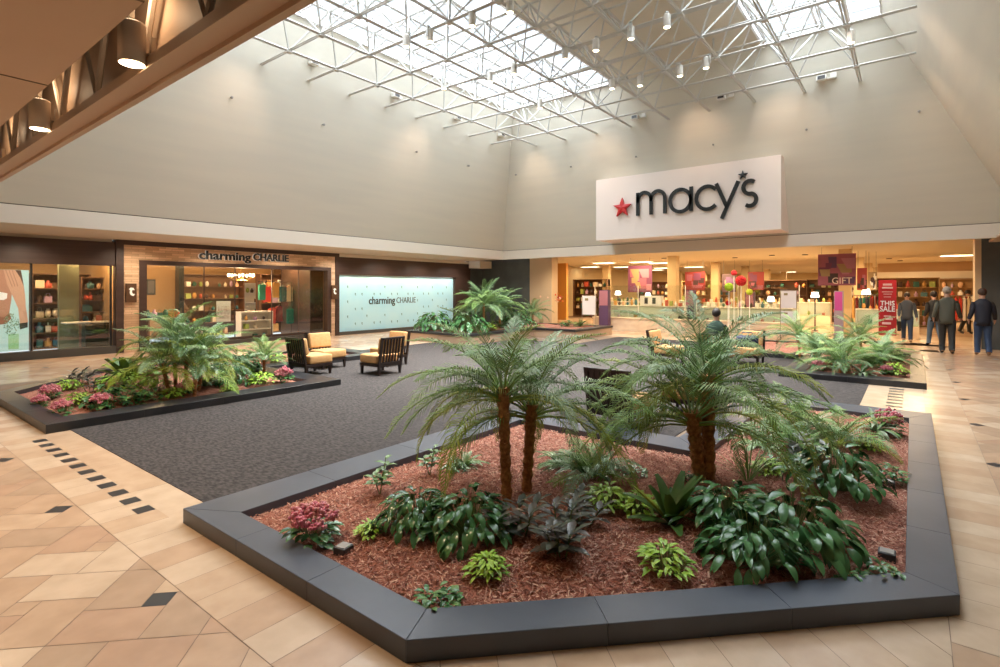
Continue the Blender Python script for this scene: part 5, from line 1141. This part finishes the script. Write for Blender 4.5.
# lamps on the counters
for px, py, lab in ((648, 296, 'small white-shaded lamp left of the glass counter column'), (618, 294, 'small white-shaded lamp over the left counter'), (771, 300, 'small white-shaded lamp behind the palms'), (815, 296, 'small white-shaded lamp under the large banner'), (866, 293, 'wide lit shade right under the small red banner')):
    p_ = PX(px, 25.85 if px in (771,) else (25.75), py); base = 1.135 if (9.6 < p_.y < 13 or 4.3 < p_.y < 7.8) else 0
    t = thing('table_lamp', lab, 'lamp', (p_.x, p_.y, base)); z = p_.z - base; MB().lathe([(.12, 0), (.12, .03), (.03, .05), (.02, z)], n=10).build('base', M_dark, t); MB().lathe([(.16, z - .05), (.11, z + .16)], n=12).build('lamp_shade', M_bulbw, t)
# shelving units at the rear
RI.seed(31)
fl1 = 'on the shelving behind the amber wall end'
shelf('brown goods shelving beside the amber wall end in the store', 30.2, 17.4, 2.4, 2.4, .5, 5, M_bshelf, fl1, 'on the shelving by the amber wall', 'y', .34, 7)
for k, (x, y, w_, lab) in enumerate(((34.5, 7.8, 3.2, 'brown goods shelving in the store centre behind the columns'), (34.5, 11.8, 3.0, 'brown goods shelving left of the centre in the store'), (36, 15.5, 2.6, 'brown goods shelving at the left rear of the store'), (31.5, 1.6, 2.6, 'brown goods shelving straight behind the large banner'), (33.5, 4.6, 2.4, 'brown goods shelving behind the centre counter'), (37.7, -.4, 3.0, 'goods shelving against the tan wall behind the entrance aisle'))):
    shelf(lab, x, y, w_, 2.3, .5, 5, M_bshelf if k % 2 == 0 else mat('oak_shelf', (.42, .25, .10), .6), ('on the centre rear shelving', 'on the left-centre rear shelving', 'on the far left rear shelving', 'on the shelving behind the large banner', 'on the shelving behind the centre counter', 'on the shelving by the tan wall')[k], 'on the rear shelving', 'y', .34, 8)
# clothes racks near the entrance aisle
GW = []
def gcol(q, k):
    m, n_ = RI.choice(list(zip(gm + [jk_black, jk_navy, ITEM[3]], ('green', 'red', 'orange', 'dark teal', 'beige', 'maroon', 'black', 'navy', 'white')))); GW.append(n_); return m
for k, (x, y, lab) in enumerate(((27, -2.3, 'rack of dark and red clothes right of the store aisle'), (29.5, -2.9, 'second rack of clothes farther along the right of the aisle'), (26.5, 1.2, 'rack of clothes left of the store aisle behind the red banner'), (31, .9, 'rack of clothes farther along the left of the aisle'))):
    t = thing('clothes_rack', lab, 'rack', (x, y, 0)); b = MB(); b.tube([(0, 0, 0), (0, 0, 1.5)], .02, 6); b.tube([(0, 1.2, 0), (0, 1.2, 1.5)], .02, 6); b.tube([(0, 0, 1.5), (0, 1.2, 1.5)], .02, 6); b.box((-.25, -.02, 0), (.25, .02, .03)); b.box((-.25, 1.18, 0), (.25, 1.22, .03)); b.build('frame', mat('steel_frame', (.35, .30, .25), .4, metal=.6), t)
    for q in range(9): o = MB(); o.cbox((-.22, -.045, .55), (.22, .045, 1.40), .03); o.tube([(-.2, 0, 1.36), (0, 0, 1.5), (.2, 0, 1.36)], .012, 4); o = o.build('hanging_garment', gcol(q, k), None, False, (x, y + .12 + q * .12, 0)); tag(o, GW[-1] + ' garment hanging on the ' + {0: 'rack of dark and red clothes', 1: 'second rack right of the aisle', 2: 'rack behind the red banner', 3: 'farther rack left of the aisle'}[k], 'clothes', 'garments on clothes rack %s' % ('one', 'two', 'three', 'four')[k])
# ------------------------------------------------------------------ daylight, camera, view
w = bpy.data.worlds.new('World'); bpy.context.scene.world = w; w.use_nodes = True
bg = w.node_tree.nodes['Background']; bg.inputs[0].default_value = (.80, .90, 1, 1); bg.inputs[1].default_value = .75
area('skylight_day', (10.28, 10.25, zR + .5), 13.4, 860, (.93, .965, 1), (0, 0, 0), 4.3, 2.5)
area('skylight_day', (10.2, 2.0, zR + .5), 13.4, 520, (.93, .965, 1), (0, 0, 0), 2.7, 2.5)
cd = bpy.data.cameras.new('camera'); co = bpy.data.objects.new('camera', cd); C.objects.link(co)
co.location = (0, 0, HC); co.rotation_euler = (PI/2, 0, AZ - PI/2); cd.sensor_width = 36; cd.lens = 36 * FPX / 1000; cd.shift_y = -(333.5 - HY) / 1000
cd.clip_end = 200; cd.clip_start = .05; bpy.context.scene.camera = co
vs = bpy.context.scene.view_settings; vs.view_transform = 'Standard'; vs.look = 'None'; vs.gamma = 1; vs.use_curve_mapping = False; vs.exposure = 1.0
